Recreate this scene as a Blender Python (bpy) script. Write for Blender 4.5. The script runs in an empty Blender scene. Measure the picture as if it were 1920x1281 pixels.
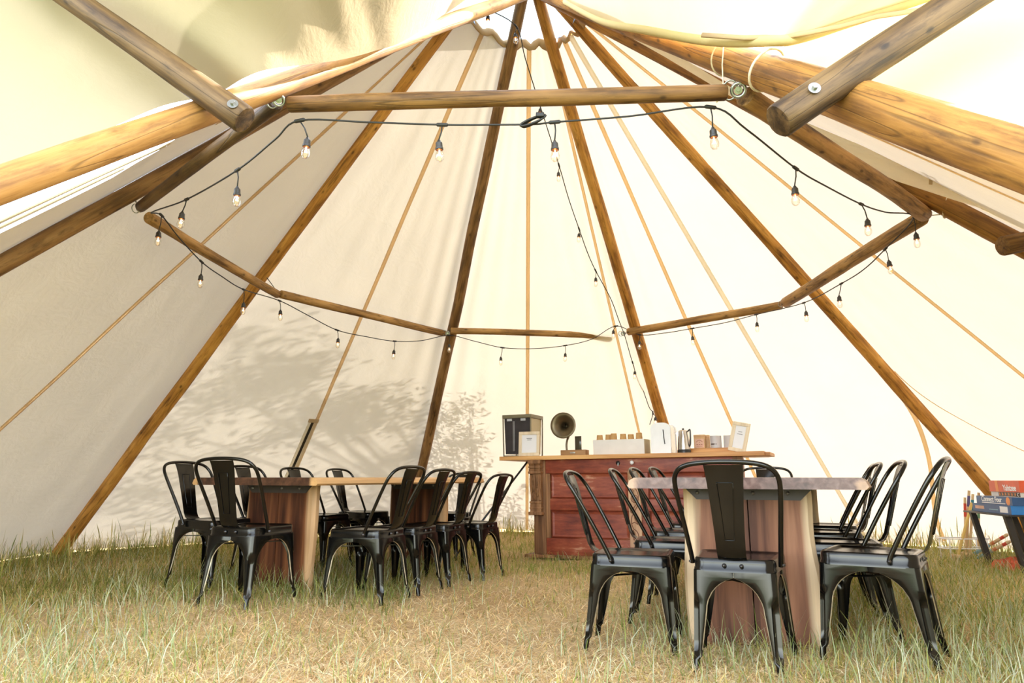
import bpy, bmesh, math, random
import numpy as np
from mathutils import Vector, Matrix, Euler, noise

random.seed(7)
RNG = np.random.default_rng(11)
scn = bpy.context.scene
COL = scn.collection

# ------------------------------------------------------------------ camera
cam_d = bpy.data.cameras.new('camera')
cam_d.sensor_width = 36.0
cam_d.lens = 1300.0 / 1920.0 * 36.0
cam_d.clip_start = 0.02
cam_o = bpy.data.objects.new('camera', cam_d)
COL.objects.link(cam_o)
cam_o.location = (0, 0, 0.77)
cam_o.rotation_euler = (math.pi / 2 + math.atan(254.5 / 1300.0), 0, 0)
scn.camera = cam_o

# ------------------------------------------------------------------ light
SUN_AZ, SUN_EL = math.radians(49), math.radians(41)
SUN_DIR = Vector((math.sin(SUN_AZ) * math.cos(SUN_EL), math.cos(SUN_AZ) * math.cos(SUN_EL), math.sin(SUN_EL)))
world = bpy.data.worlds.new('world')
scn.world = world
world.use_nodes = True
wn = world.node_tree
wn.nodes.clear()
sky = wn.nodes.new('ShaderNodeTexSky')
sky.sky_type = 'NISHITA'
sky.sun_disc = False
sky.sun_elevation = SUN_EL
sky.sun_rotation = SUN_AZ
sky.air_density = 1.0
sky.dust_density = 1.6
bg = wn.nodes.new('ShaderNodeBackground')
bg.inputs['Strength'].default_value = 0.88
wo = wn.nodes.new('ShaderNodeOutputWorld')
hs = wn.nodes.new('ShaderNodeHueSaturation')
hs.inputs['Saturation'].default_value = 0.52
wn.links.new(sky.outputs[0], hs.inputs['Color'])
wn.links.new(hs.outputs[0], bg.inputs[0])
wn.links.new(bg.outputs[0], wo.inputs[0])
sun_d = bpy.data.lights.new('sun', 'SUN')
sun_d.energy = 15.0
sun_d.angle = math.radians(0.55)
sun_d.color = (1.0, 0.965, 0.91)
sun_o = bpy.data.objects.new('sun', sun_d)
COL.objects.link(sun_o)
sun_o.rotation_euler = SUN_DIR.to_track_quat('Z', 'Y').to_euler()
scn.view_settings.view_transform = 'Standard'
scn.view_settings.look = 'None'
scn.view_settings.gamma = 1.0
scn.view_settings.use_curve_mapping = False
scn.view_settings.exposure = 1.32
scn.cycles.max_bounces = 10
scn.cycles.diffuse_bounces = 6
scn.cycles.transparent_max_bounces = 16

# ------------------------------------------------------------------ helpers
def tag(o, label=None, cat=None, group=None, kind=None):
    if label: o['label'] = label
    if cat: o['category'] = cat
    if group: o['group'] = group
    if kind: o['kind'] = kind
    return o

def empty(name, loc=(0, 0, 0), rz=0.0):
    o = bpy.data.objects.new(name, None)
    o.empty_display_size = 0.1
    COL.objects.link(o)
    o.location = loc
    o.rotation_euler = (0, 0, rz)
    return o

class MB:
    """collects geometry for ONE mesh object"""
    def __init__(self):
        self.v, self.f, self.m = [], [], []
    def add(self, vs, fs, mi=0):
        b = len(self.v)
        self.v += [tuple(p) for p in vs]
        self.f += [tuple(b + i for i in f) for f in fs]
        self.m += [mi] * len(fs)
        return self
    def box(self, c, s, rot=None, mi=0, taper=None):
        hx, hy, hz = s[0] / 2, s[1] / 2, s[2] / 2
        ps = [Vector((x * hx, y * hy, z * hz)) for z in (-1, 1) for y in (-1, 1) for x in (-1, 1)]
        if taper:
            for p in ps:
                if p.z > 0:
                    p.x *= taper; p.y *= taper
        if rot is not None:
            ps = [rot @ p for p in ps]
        ps = [p + Vector(c) for p in ps]
        return self.add(ps, [(0, 2, 3, 1), (4, 5, 7, 6), (0, 1, 5, 4), (2, 6, 7, 3), (0, 4, 6, 2), (1, 3, 7, 5)], mi)
    def bbox(self, c, s, b=0.004, mi=0):
        """box with chamfered edges"""
        bm = bmesh.new()
        bmesh.ops.create_cube(bm, size=1.0)
        for v in bm.verts:
            v.co = Vector((v.co.x * s[0], v.co.y * s[1], v.co.z * s[2]))
        bmesh.ops.bevel(bm, geom=list(bm.edges), offset=b, segments=2, affect='EDGES', profile=0.6)
        bm.verts.ensure_lookup_table()
        vs = [v.co + Vector(c) for v in bm.verts]
        fs = [[v.index for v in f.verts] for f in bm.faces]
        bm.free()
        return self.add(vs, fs, mi)
    def tube(self, pts, rad, n=8, cap=True, closed=False, mi=0, flat=None):
        pts = [Vector(p) for p in pts]
        k = len(pts)
        if not hasattr(rad, '__len__'):
            rad = [rad] * k
        tans = []
        for i in range(k):
            if closed:
                t = pts[(i + 1) % k] - pts[i - 1]
            else:
                t = pts[min(i + 1, k - 1)] - pts[max(i - 1, 0)]
            tans.append(t.normalized())
        up = Vector((0, 0, 1)) if abs(tans[0].z) < 0.9 else Vector((1, 0, 0))
        nrm = (up - tans[0] * up.dot(tans[0])).normalized()
        vs = []
        for i in range(k):
            nrm = (nrm - tans[i] * nrm.dot(tans[i]))
            if nrm.length < 1e-6:
                nrm = tans[i].orthogonal()
            nrm.normalize()
            bi = tans[i].cross(nrm)
            for j in range(n):
                a = 2 * math.pi * j / n
                f = flat if flat else 1.0
                vs.append(pts[i] + (nrm * math.cos(a) + bi * math.sin(a) * f) * rad[i])
        fs = []
        rng = k if closed else k - 1
        for i in range(rng):
            i2 = (i + 1) % k
            for j in range(n):
                j2 = (j + 1) % n
                fs.append((i * n + j, i * n + j2, i2 * n + j2, i2 * n + j))
        if cap and not closed:
            fs.append(tuple(range(n - 1, -1, -1)))
            fs.append(tuple((k - 1) * n + j for j in range(n)))
        return self.add(vs, fs, mi)
    def lathe(self, prof, n=20, c=(0, 0, 0), rot=None, mi=0):
        """profile of (r, z) about local z"""
        vs, fs = [], []
        for r, z in prof:
            for j in range(n):
                a = 2 * math.pi * j / n
                p = Vector((max(r, 1e-5) * math.cos(a), max(r, 1e-5) * math.sin(a), z))
                if rot is not None: p = rot @ p
                vs.append(p + Vector(c))
        for i in range(len(prof) - 1):
            for j in range(n):
                j2 = (j + 1) % n
                fs.append((i * n + j, i * n + j2, (i + 1) * n + j2, (i + 1) * n + j))
        return self.add(vs, fs, mi)
    def prism(self, poly, y0, y1, mi=0):
        """polygon in xz, extruded along y"""
        n = len(poly)
        vs = [(x, y0, z) for x, z in poly] + [(x, y1, z) for x, z in poly]
        fs = [tuple(range(n)), tuple(range(2 * n - 1, n - 1, -1))]
        for i in range(n):
            j = (i + 1) % n
            fs.append((i, i + n, j + n, j))
        return self.add(vs, fs, mi)
    def build(self, name, mats, parent=None, smooth=True, angle=None):
        me = bpy.data.meshes.new(name)
        me.from_pydata(self.v, [], self.f)
        if not isinstance(mats, (list, tuple)): mats = [mats]
        for m in mats: me.materials.append(m)
        if len(mats) > 1:
            me.polygons.foreach_set('material_index', self.m)
        bm = bmesh.new(); bm.from_mesh(me)
        bmesh.ops.recalc_face_normals(bm, faces=bm.faces)
        if smooth:
            for f in bm.faces: f.smooth = True
            if angle is not None:
                for e in bm.edges:
                    if len(e.link_faces) == 2 and e.calc_face_angle(0) > angle: e.smooth = False
        bm.to_mesh(me); bm.free()
        o = bpy.data.objects.new(name, me)
        COL.objects.link(o)
        if parent: o.parent = parent
        return o

SH = math.radians(35)

def copy_tree(o, parent=None):
    c = o.copy(); COL.objects.link(c); c.parent = parent
    for ch in list(o.children):
        copy_tree(ch, c)
    return c

def sstep(a, b, x):
    t = min(1, max(0, (x - a) / (b - a)))
    return t * t * (3 - 2 * t)

def rot2(v, az):
    fx, fy = math.sin(az), math.cos(az)
    return (v[0] * fy + v[1] * fx, -v[0] * fx + v[1] * fy)

# ------------------------------------------------------------------ materials
def mat(name):
    m = bpy.data.materials.new(name); m.use_nodes = True
    nt = m.node_tree
    return m, nt, nt.nodes['Principled BSDF'], nt.nodes, nt.links

def ramp(nd, stops):
    r = nd.new('ShaderNodeValToRGB')
    els = r.color_ramp.elements
    while len(els) > 1: els.remove(els[-1])
    els[0].position, els[0].color = stops[0][0], (*stops[0][1], 1)
    for p, c in stops[1:]:
        e = els.new(p); e.color = (*c, 1)
    return r

def tex_coord(nd, ln, scale=(1, 1, 1), kind='Object', loc=(0, 0, 0)):
    tc = nd.new('ShaderNodeTexCoord'); mp = nd.new('ShaderNodeMapping')
    mp.inputs['Scale'].default_value = scale
    mp.inputs['Location'].default_value = loc
    ln.new(tc.outputs[kind], mp.inputs['Vector'])
    return mp.outputs['Vector']

def mixrgb(nd, ln, a, b, fac, mode='MIX'):
    n = nd.new('ShaderNodeMix'); n.data_type = 'RGBA'; n.blend_type = mode
    for sock, v in ((n.inputs[0], fac), (n.inputs[6], a), (n.inputs[7], b)):
        if hasattr(v, 'links'): ln.new(v, sock)
        else: sock.default_value = v if not isinstance(v, tuple) else (*v, 1)
    return n.outputs[2]

def simple(name, col, rough=0.5, metal=0.0, var=0.12, scale=8, spec=0.5, bump=0.0):
    m, nt, b, nd, ln = mat(name)
    v = tex_coord(nd, ln)
    nz = nd.new('ShaderNodeTexNoise'); nz.inputs['Scale'].default_value = scale; nz.inputs['Detail'].default_value = 5
    ln.new(v, nz.inputs['Vector'])
    r = ramp(nd, [(0.3, tuple(c * (1 - var) for c in col)), (0.7, tuple(min(1, c * (1 + var)) for c in col))])
    ln.new(nz.outputs['Fac'], r.inputs[0])
    ln.new(r.outputs[0], b.inputs['Base Color'])
    b.inputs['Roughness'].default_value = rough
    b.inputs['Metallic'].default_value = metal
    b.inputs['Specular IOR Level'].default_value = spec
    if bump:
        bp = nd.new('ShaderNodeBump'); bp.inputs['Strength'].default_value = bump; bp.inputs['Distance'].default_value = 0.01
        ln.new(nz.outputs['Fac'], bp.inputs['Height']); ln.new(bp.outputs[0], b.inputs['Normal'])
    return m

def log_mat(name, light, mid, dark, seed=0.0, grey=0.0):
    """peeled log, axis along local z: grain, knots and drying cracks"""
    m, nt, b, nd, ln = mat(name)
    g = nd.new('ShaderNodeTexNoise'); g.inputs['Scale'].default_value = 1; g.inputs['Detail'].default_value = 6; g.inputs['Roughness'].default_value = 0.65
    ln.new(tex_coord(nd, ln, (38, 38, 2.2), loc=(seed, seed, seed)), g.inputs['Vector'])
    big = nd.new('ShaderNodeTexNoise'); big.inputs['Scale'].default_value = 1; big.inputs['Detail'].default_value = 4
    ln.new(tex_coord(nd, ln, (9, 9, 2.6), loc=(seed * 2, 3, seed)), big.inputs['Vector'])
    r1 = ramp(nd, [(0.40, dark), (0.51, mid), (0.63, light)])
    ad = nd.new('ShaderNodeMath'); ad.operation = 'MULTIPLY_ADD'; ad.inputs[1].default_value = 0.55; ad.inputs[2].default_value = 0.0
    ln.new(big.outputs['Fac'], ad.inputs[0])
    ad2 = nd.new('ShaderNodeMath'); ad2.operation = 'MULTIPLY_ADD'; ad2.inputs[1].default_value = 0.5
    ln.new(g.outputs['Fac'], ad2.inputs[0]); ln.new(ad.outputs[0], ad2.inputs[2])
    ln.new(ad2.outputs[0], r1.inputs[0])
    stn = nd.new('ShaderNodeTexNoise'); stn.inputs['Scale'].default_value = 1; stn.inputs['Detail'].default_value = 7; stn.inputs['Roughness'].default_value = 0.7
    ln.new(tex_coord(nd, ln, (24, 24, 5.0), loc=(seed, 2 * seed, 5)), stn.inputs['Vector'])
    rst = ramp(nd, [(0.52, (0, 0, 0)), (0.72, (0.8, 0.8, 0.8))]); ln.new(stn.outputs['Fac'], rst.inputs[0])
    r1c = mixrgb(nd, ln, r1.outputs[0], tuple(x * 0.6 for x in dark), rst.outputs[0])
    # knots
    vo = nd.new('ShaderNodeTexVoronoi'); vo.inputs['Scale'].default_value = 1.0
    ln.new(tex_coord(nd, ln, (13, 13, 6.5), loc=(seed, 1, 2)), vo.inputs['Vector'])
    rk = ramp(nd, [(0.0, (0.9, 0.9, 0.9)), (0.09, (0.7, 0.7, 0.7)), (0.15, (0.15, 0.15, 0.15)), (0.30, (0, 0, 0))])
    ln.new(vo.outputs['Distance'], rk.inputs[0])
    c1 = mixrgb(nd, ln, r1c, tuple(x * 0.35 for x in dark), rk.outputs[0])
    # cracks
    w = nd.new('ShaderNodeTexNoise'); w.inputs['Scale'].default_value = 1; w.inputs['Detail'].default_value = 2
    ln.new(tex_coord(nd, ln, (11, 11, 0.55), loc=(seed * 3, 7, 1)), w.inputs['Vector'])
    rc = ramp(nd, [(0.488, (0, 0, 0)), (0.499, (0.55, 0.55, 0.55)), (0.501, (0.55, 0.55, 0.55)), (0.512, (0, 0, 0))])
    ln.new(w.outputs['Fac'], rc.inputs[0])
    c2 = mixrgb(nd, ln, c1, tuple(x * 0.22 for x in dark), rc.outputs[0])
    ln.new(c2, b.inputs['Base Color'])
    b.inputs['Roughness'].default_value = 0.62
    b.inputs['Specular IOR Level'].default_value = 0.35
    bp = nd.new('ShaderNodeBump'); bp.inputs['Strength'].default_value = 0.35; bp.inputs['Distance'].default_value = 0.006
    sb = nd.new('ShaderNodeMath'); sb.operation = 'SUBTRACT'
    ln.new(g.outputs['Fac'], sb.inputs[0]); ln.new(rc.outputs[0], sb.inputs[1])
    ln.new(sb.outputs[0], bp.inputs['Height']); ln.new(bp.outputs[0], b.inputs['Normal'])
    return m

def plank_mat(name, dark, mid, light, axis='z', sap=None, sap_at=None, rough=0.45, seed=0.0, grain=1.0):
    """sawn board with grain along axis; sap = sapwood colour where |local x| passes sap_at"""
    m, nt, b, nd, ln = mat(name)
    sc = {'x': (1.6, 26, 26), 'y': (26, 1.6, 26), 'z': (26, 26, 1.6)}[axis]
    sc = tuple(s * grain for s in sc)
    n1 = nd.new('ShaderNodeTexNoise'); n1.inputs['Scale'].default_value = 1; n1.inputs['Detail'].default_value = 7; n1.inputs['Distortion'].default_value = 0.6
    ln.new(tex_coord(nd, ln, sc, loc=(seed, seed, seed)), n1.inputs['Vector'])
    sc2 = tuple(s * 0.22 for s in sc)
    n2 = nd.new('ShaderNodeTexNoise'); n2.inputs['Scale'].default_value = 1; n2.inputs['Detail'].default_value = 4; n2.inputs['Distortion'].default_value = 1.2
    ln.new(tex_coord(nd, ln, sc2, loc=(seed + 4, seed, seed)), n2.inputs['Vector'])
    av = nd.new('ShaderNodeMath'); av.operation = 'MULTIPLY_ADD'; av.inputs[1].default_value = 0.45
    hf = nd.new('ShaderNodeMath'); hf.operation = 'MULTIPLY'; hf.inputs[1].default_value = 0.55
    ln.new(n2.outputs['Fac'], hf.inputs[0]); ln.new(n1.outputs['Fac'], av.inputs[0]); ln.new(hf.outputs[0], av.inputs[2])
    r = ramp(nd, [(0.39, dark), (0.5, mid), (0.61, light)])
    ln.new(av.outputs[0], r.inputs[0])
    col = r.outputs[0]
    if sap:
        tc = nd.new('ShaderNodeTexCoord'); sx = nd.new('ShaderNodeSeparateXYZ'); ln.new(tc.outputs['Object'], sx.inputs[0])
        ab = nd.new('ShaderNodeMath'); ab.operation = 'ABSOLUTE'; ln.new(sx.outputs['X'], ab.inputs[0])
        jit = nd.new('ShaderNodeMath'); jit.operation = 'MULTIPLY_ADD'; jit.inputs[1].default_value = 0.16; ln.new(n2.outputs['Fac'], jit.inputs[0]); ln.new(ab.outputs[0], jit.inputs[2])
        rs = ramp(nd, [(0, (0, 0, 0)), (1, (1, 1, 1))])
        mr = nd.new('ShaderNodeMapRange'); mr.inputs['From Min'].default_value = sap_at + 0.08 - 0.012; mr.inputs['From Max'].default_value = sap_at + 0.08 + 0.02
        ln.new(jit.outputs[0], mr.inputs['Value']); ln.new(mr.outputs[0], rs.inputs[0])
        rsap = ramp(nd, [(0.3, tuple(c * 0.72 for c in sap)), (0.65, sap)])
        ln.new(n1.outputs['Fac'], rsap.inputs[0])
        col = mixrgb(nd, ln, col, rsap.outputs[0], rs.outputs[0])
    ln.new(col, b.inputs['Base Color'])
    b.inputs['Roughness'].default_value = rough
    b.inputs['Specular IOR Level'].default_value = 0.2 if axis == 'z' else 0.4
    bp = nd.new('ShaderNodeBump'); bp.inputs['Strength'].default_value = 0.15; bp.inputs['Distance'].default_value = 0.004
    ln.new(n1.outputs['Fac'], bp.inputs['Height']); ln.new(bp.outputs[0], b.inputs['Normal'])
    return m

def canvas_mat(name, col, trans, tf=0.5):
    m = bpy.data.materials.new(name); m.use_nodes = True
    nt = m.node_tree; nd, ln = nt.nodes, nt.links; nd.clear()
    out = nd.new('ShaderNodeOutputMaterial'); mx = nd.new('ShaderNodeMixShader'); mx.inputs[0].default_value = tf
    df = nd.new('ShaderNodeBsdfDiffuse'); tr = nd.new('ShaderNodeBsdfTranslucent')
    nz = nd.new('ShaderNodeTexNoise'); nz.inputs['Scale'].default_value = 2.2; nz.inputs['Detail'].default_value = 6
    ln.new(tex_coord(nd, ln), nz.inputs['Vector'])
    for sh, c in ((df, col), (tr, trans)):
        r = ramp(nd, [(0.3, tuple(x * 0.95 for x in c)), (0.7, c)])
        ln.new(nz.outputs['Fac'], r.inputs[0]); ln.new(r.outputs[0], sh.inputs['Color'])
    cr = nd.new('ShaderNodeTexNoise'); cr.inputs['Scale'].default_value = 5.0; cr.inputs['Detail'].default_value = 9; cr.inputs['Roughness'].default_value = 0.62; cr.inputs['Distortion'].default_value = 0.5
    ln.new(tex_coord(nd, ln), cr.inputs['Vector'])
    bp = nd.new('ShaderNodeBump'); bp.inputs['Strength'].default_value = 0.22; bp.inputs['Distance'].default_value = 0.03
    ln.new(cr.outputs['Fac'], bp.inputs['Height'])
    ln.new(bp.outputs[0], df.inputs['Normal']); ln.new(bp.outputs[0], tr.inputs['Normal'])
    ln.new(df.outputs[0], mx.inputs[1]); ln.new(tr.outputs[0], mx.inputs[2]); ln.new(mx.outputs[0], out.inputs[0])
    return m

M = {}
M['canvas'] = canvas_mat('cream_canvas', (0.58, 0.46, 0.225), (0.92, 0.825, 0.69), 0.058)
M['canvas_shaded'] = canvas_mat('shaded_canvas_flap', (0.375, 0.295, 0.185), (0.86, 0.76, 0.55), 0.022)  # same canvas, coloured darker and less translucent so the left flap looks shaded
M['seam'] = canvas_mat('tan_webbing_seam', (0.60, 0.46, 0.27), (0.99, 0.84, 0.60), 0.80)
M['fold'] = canvas_mat('doubled_canvas_fold', (0.62, 0.56, 0.42), (0.99, 0.94, 0.82), 0.80)
M['webbing'] = canvas_mat('tan_webbing', (0.62, 0.45, 0.26), (0.50, 0.33, 0.16), 0.25)
M['log_gold'] = log_mat('peeled_pine_golden', (0.40, 0.190, 0.038), (0.285, 0.122, 0.022), (0.14, 0.056, 0.010), 1.3)
M['log_pale'] = log_mat('peeled_pine_pale', (0.45, 0.235, 0.068), (0.385, 0.185, 0.046), (0.22, 0.095, 0.021), 5.1)
M['log_brown'] = log_mat('weathered_pine_brown', (0.36, 0.20, 0.075), (0.25, 0.13, 0.045), (0.12, 0.06, 0.02), 2.7)
M['log_grey'] = log_mat('weathered_pine_grey', (0.175, 0.098, 0.036), (0.105, 0.055, 0.019), (0.036, 0.018, 0.007), 9.2)
M['log_bar'] = log_mat('seasoned_spreader_pine', (0.26, 0.128, 0.036), (0.165, 0.076, 0.020), (0.060, 0.026, 0.008), 7.7)
M['log_amber'] = log_mat('peeled_pine_amber', (0.68, 0.35, 0.075), (0.50, 0.23, 0.042), (0.23, 0.095, 0.017), 3.9)
M['log_tan'] = log_mat('seasoned_pine_tan', (0.50, 0.28, 0.095), (0.34, 0.18, 0.055), (0.12, 0.056, 0.018), 6.3)
M['steel'] = simple('galvanised_steel', (0.34, 0.33, 0.30), 0.34, 0.9)
M['rope'] = simple('pale_cotton_rope', (0.72, 0.60, 0.42), 0.85, 0, 0.15, 60)
M['cable'] = simple('black_rubber_cable', (0.020, 0.017, 0.014), 0.55)
M['socket'] = simple('black_bulb_socket', (0.030, 0.025, 0.020), 0.45)
M['copper'] = simple('copper_bulb_contact', (0.65, 0.25, 0.10), 0.35, 0.8)

def glass_thin(name, tint=(1, 1, 1), k=0.12):
    m = bpy.data.materials.new(name); m.use_nodes = True
    nt = m.node_tree; nd, ln = nt.nodes, nt.links; nd.clear()
    out = nd.new('ShaderNodeOutputMaterial'); mx = nd.new('ShaderNodeMixShader')
    tr = nd.new('ShaderNodeBsdfTransparent'); tr.inputs[0].default_value = (*tint, 1)
    gl = nd.new('ShaderNodeBsdfGlossy'); gl.inputs['Roughness'].default_value = 0.04
    lw = nd.new('ShaderNodeLayerWeight'); lw.inputs[0].default_value = 0.35
    mu = nd.new('ShaderNodeMath'); mu.operation = 'MULTIPLY_ADD'; mu.inputs[1].default_value = 0.6; mu.inputs[2].default_value = k * 0.4
    ln.new(lw.outputs['Facing'], mu.inputs[0]); ln.new(mu.outputs[0], mx.inputs[0])
    ln.new(tr.outputs[0], mx.inputs[1]); ln.new(gl.outputs[0], mx.inputs[2]); ln.new(mx.outputs[0], out.inputs[0])
    return m
M['bulb'] = glass_thin('clear_bulb_glass', (0.97, 0.95, 0.90))
def emis(name, col, s):
    m = bpy.data.materials.new(name); m.use_nodes = True
    nt = m.node_tree; nd, ln = nt.nodes, nt.links; nd.clear()
    out = nd.new('ShaderNodeOutputMaterial'); e = nd.new('ShaderNodeEmission')
    e.inputs[0].default_value = (*col, 1); e.inputs[1].default_value = s
    ln.new(e.outputs[0], out.inputs[0]); return m
M['filament'] = emis('glowing_filament', (1.0, 0.62, 0.25), 4.0)

def vinyl(name):
    m = bpy.data.materials.new(name); m.use_nodes = True
    nt = m.node_tree; nd, ln = nt.nodes, nt.links; nd.clear()
    out = nd.new('ShaderNodeOutputMaterial'); mx = nd.new('ShaderNodeMixShader'); mx.inputs[0].default_value = 0.95
    tr = nd.new('ShaderNodeBsdfTransparent'); tl = nd.new('ShaderNodeBsdfTranslucent'); tl.inputs[0].default_value = (0.30, 0.37, 0.47, 1)
    ln.new(tr.outputs[0], mx.inputs[1]); ln.new(tl.outputs[0], mx.inputs[2]); ln.new(mx.outputs[0], out.inputs[0]); return m
M['vinyl'] = vinyl('milky_clear_vinyl')

def chair_metal():
    m, nt, b, nd, ln = mat('gunmetal_chair_steel')
    v = tex_coord(nd, ln)
    n1 = nd.new('ShaderNodeTexNoise'); n1.inputs['Scale'].default_value = 3.5; n1.inputs['Detail'].default_value = 4; ln.new(v, n1.inputs['Vector'])
    r = ramp(nd, [(0.3, (0.026, 0.025, 0.023)), (0.6, (0.040, 0.037, 0.030)), (0.8, (0.062, 0.053, 0.038))])
    ln.new(n1.outputs['Fac'], r.inputs[0]); ln.new(r.outputs[0], b.inputs['Base Color'])
    b.inputs['Metallic'].default_value = 0.92
    rr = nd.new('ShaderNodeMapRange'); rr.inputs['To Min'].default_value = 0.13; rr.inputs['To Max'].default_value = 0.27
    ln.new(n1.outputs['Fac'], rr.inputs['Value']); ln.new(rr.outputs[0], b.inputs['Roughness'])
    return m
M['chair'] = chair_metal()
M['chair_edge'] = simple('worn_brassy_edge', (0.50, 0.43, 0.30), 0.4, 0.85, 0.3, 40)
M['chair_bolt'] = simple('dark_bolt', (0.10, 0.095, 0.09), 0.35, 0.9)

M['top2'] = plank_mat('tabletop_umber_board', (0.060, 0.030, 0.022), (0.115, 0.062, 0.047), (0.19, 0.115, 0.088), 'y', (0.44, 0.27, 0.16), 0.50, 0.30, 2)
M['top1'] = plank_mat('tabletop_redbrown_board', (0.035, 0.014, 0.007), (0.070, 0.028, 0.013), (0.12, 0.050, 0.024), 'y', (0.62, 0.35, 0.135), 0.50, 0.35, 6)
M['legplank2'] = plank_mat('leg_plank_rosy_brown', (0.075, 0.028, 0.013), (0.19, 0.078, 0.036), (0.31, 0.145, 0.072), 'z', (0.62, 0.44, 0.25), 0.255, 0.5, 1, 0.8)
M['legplank1'] = plank_mat('leg_plank_walnut_red', (0.035, 0.011, 0.005), (0.115, 0.038, 0.014), (0.24, 0.092, 0.034), 'z', (0.60, 0.36, 0.17), 0.27, 0.5, 3, 0.8)
M['plate'] = simple('dark_steel_plate', (0.060, 0.048, 0.040), 0.5, 0.1, spec=0.3)

def red_door():
    m, nt, b, nd, ln = mat('worn_oxblood_paint')
    n1 = nd.new('ShaderNodeTexNoise'); n1.inputs['Scale'].default_value = 1; n1.inputs['Detail'].default_value = 8; n1.inputs['Roughness'].default_value = 0.7
    ln.new(tex_coord(nd, ln, (4, 9, 26)), n1.inputs['Vector'])
    n2 = nd.new('ShaderNodeTexNoise'); n2.inputs['Scale'].default_value = 3.5; n2.inputs['Detail'].default_value = 6
    ln.new(tex_coord(nd, ln), n2.inputs['Vector'])
    r = ramp(nd, [(0.36, (0.105, 0.016, 0.007)), (0.48, (0.22, 0.038, 0.014)), (0.58, (0.31, 0.072, 0.028)), (0.65, (0.52, 0.27, 0.15))])
    a = nd.new('ShaderNodeMath'); a.operation = 'MULTIPLY_ADD'; a.inputs[1].default_value = 0.55
    hh = nd.new('ShaderNodeMath'); hh.operation = 'MULTIPLY'; hh.inputs[1].default_value = 0.45
    ln.new(n2.outputs['Fac'], hh.inputs[0]); ln.new(n1.outputs['Fac'], a.inputs[0]); ln.new(hh.outputs[0], a.inputs[2])
    ln.new(a.outputs[0], r.inputs[0]); ln.new(r.outputs[0], b.inputs['Base Color'])
    b.inputs['Roughness'].default_value = 0.5
    return m
M['red'] = red_door()
M['oldwood'] = plank_mat('aged_brown_timber', (0.10, 0.045, 0.020), (0.22, 0.105, 0.045), (0.36, 0.19, 0.085), 'z', None, None, 0.6, 8)
M['board'] = plank_mat('honey_pine_board', (0.40, 0.18, 0.055), (0.58, 0.29, 0.095), (0.70, 0.40, 0.15), 'x', None, None, 0.5, 5)
M['carved'] = plank_mat('pale_carved_timber', (0.34, 0.19, 0.10), (0.52, 0.32, 0.19), (0.62, 0.42, 0.26), 'z', None, None, 0.6, 4)
M['carve_line'] = simple('dark_carved_groove', (0.17, 0.065, 0.03), 0.7)
M['white'] = simple('white_enamel', (0.78, 0.79, 0.80), 0.35, 0, 0.04)
M['tray'] = simple('white_cardboard', (0.70, 0.68, 0.64), 0.7, 0, 0.05)
M['tray_side'] = simple('bare_board', (0.62, 0.52, 0.32), 0.7, 0, 0.1)
M['paper'] = simple('printed_paper', (0.74, 0.73, 0.74), 0.6, 0, 0.03)
M['frame'] = plank_mat('cream_frame_wood', (0.62, 0.50, 0.34), (0.72, 0.60, 0.43), (0.78, 0.68, 0.52), 'z', None, None, 0.5, 3)
M['ink'] = simple('grey_ink', (0.22, 0.21, 0.22), 0.7)
M['plastic_dark'] = simple('smoky_plastic', (0.030, 0.026, 0.030), 0.22, 0, 0.2)
M['plastic_olive'] = simple('olive_translucent_plastic', (0.40, 0.33, 0.17), 0.3, 0, 0.1)
M['plastic_lid'] = simple('olive_grey_lid', (0.17, 0.145, 0.085), 0.4)
M['label_white'] = simple('white_sticker', (0.55, 0.55, 0.58), 0.5)
M['brass_dark'] = simple('dark_brass_horn', (0.115, 0.085, 0.045), 0.35, 0.7, 0.3)
M['block'] = plank_mat('walnut_block', (0.16, 0.08, 0.03), (0.30, 0.16, 0.065), (0.42, 0.25, 0.11), 'x', None, None, 0.6, 2)
M['phone'] = simple('black_phone_glass', (0.05, 0.042, 0.025), 0.12)
M['cup'] = simple('kraft_cup', (0.48, 0.28, 0.105), 0.75, 0, 0.1, 30)
M['chrome'] = simple('polished_steel', (0.62, 0.60, 0.57), 0.16, 1.0)
M['black'] = simple('black_plastic', (0.015, 0.014, 0.013), 0.35)
M['kraft'] = simple('kraft_paper', (0.56, 0.36, 0.19), 0.8, 0, 0.12, 20)
M['pinklabel'] = simple('pinkish_label', (0.66, 0.42, 0.31), 0.7)
M['tin'] = simple('white_painted_tin', (0.62, 0.63, 0.66), 0.35, 0.2, 0.05)
M['blackpaint'] = simple('black_painted_steel', (0.028, 0.025, 0.023), 0.42, 0.3)
M['blue'] = simple('navy_game_box', (0.018, 0.075, 0.20), 0.4, 0, 0.2)
M['bluebright'] = simple('bright_blue_box_end', (0.02, 0.19, 0.52), 0.4)
M['redbox'] = simple('red_game_box', (0.60, 0.085, 0.030), 0.4, 0, 0.15)
M['orange'] = simple('orange_print', (0.72, 0.26, 0.08), 0.5)
M['darkprint'] = simple('dark_print', (0.06, 0.03, 0.02), 0.5)
M['whiteprint'] = simple('white_print', (0.8, 0.8, 0.8), 0.5, 0, 0.02)
M['whitebox'] = simple('white_game_box', (0.66, 0.63, 0.60), 0.5, 0, 0.05)
M['stick'] = plank_mat('pale_stick_wood', (0.50, 0.34, 0.17), (0.64, 0.46, 0.25), (0.72, 0.55, 0.33), 'z', None, None, 0.5, 1)
M['stick_yellow'] = simple('yellow_lacquer', (0.62, 0.42, 0.10), 0.4)
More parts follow.
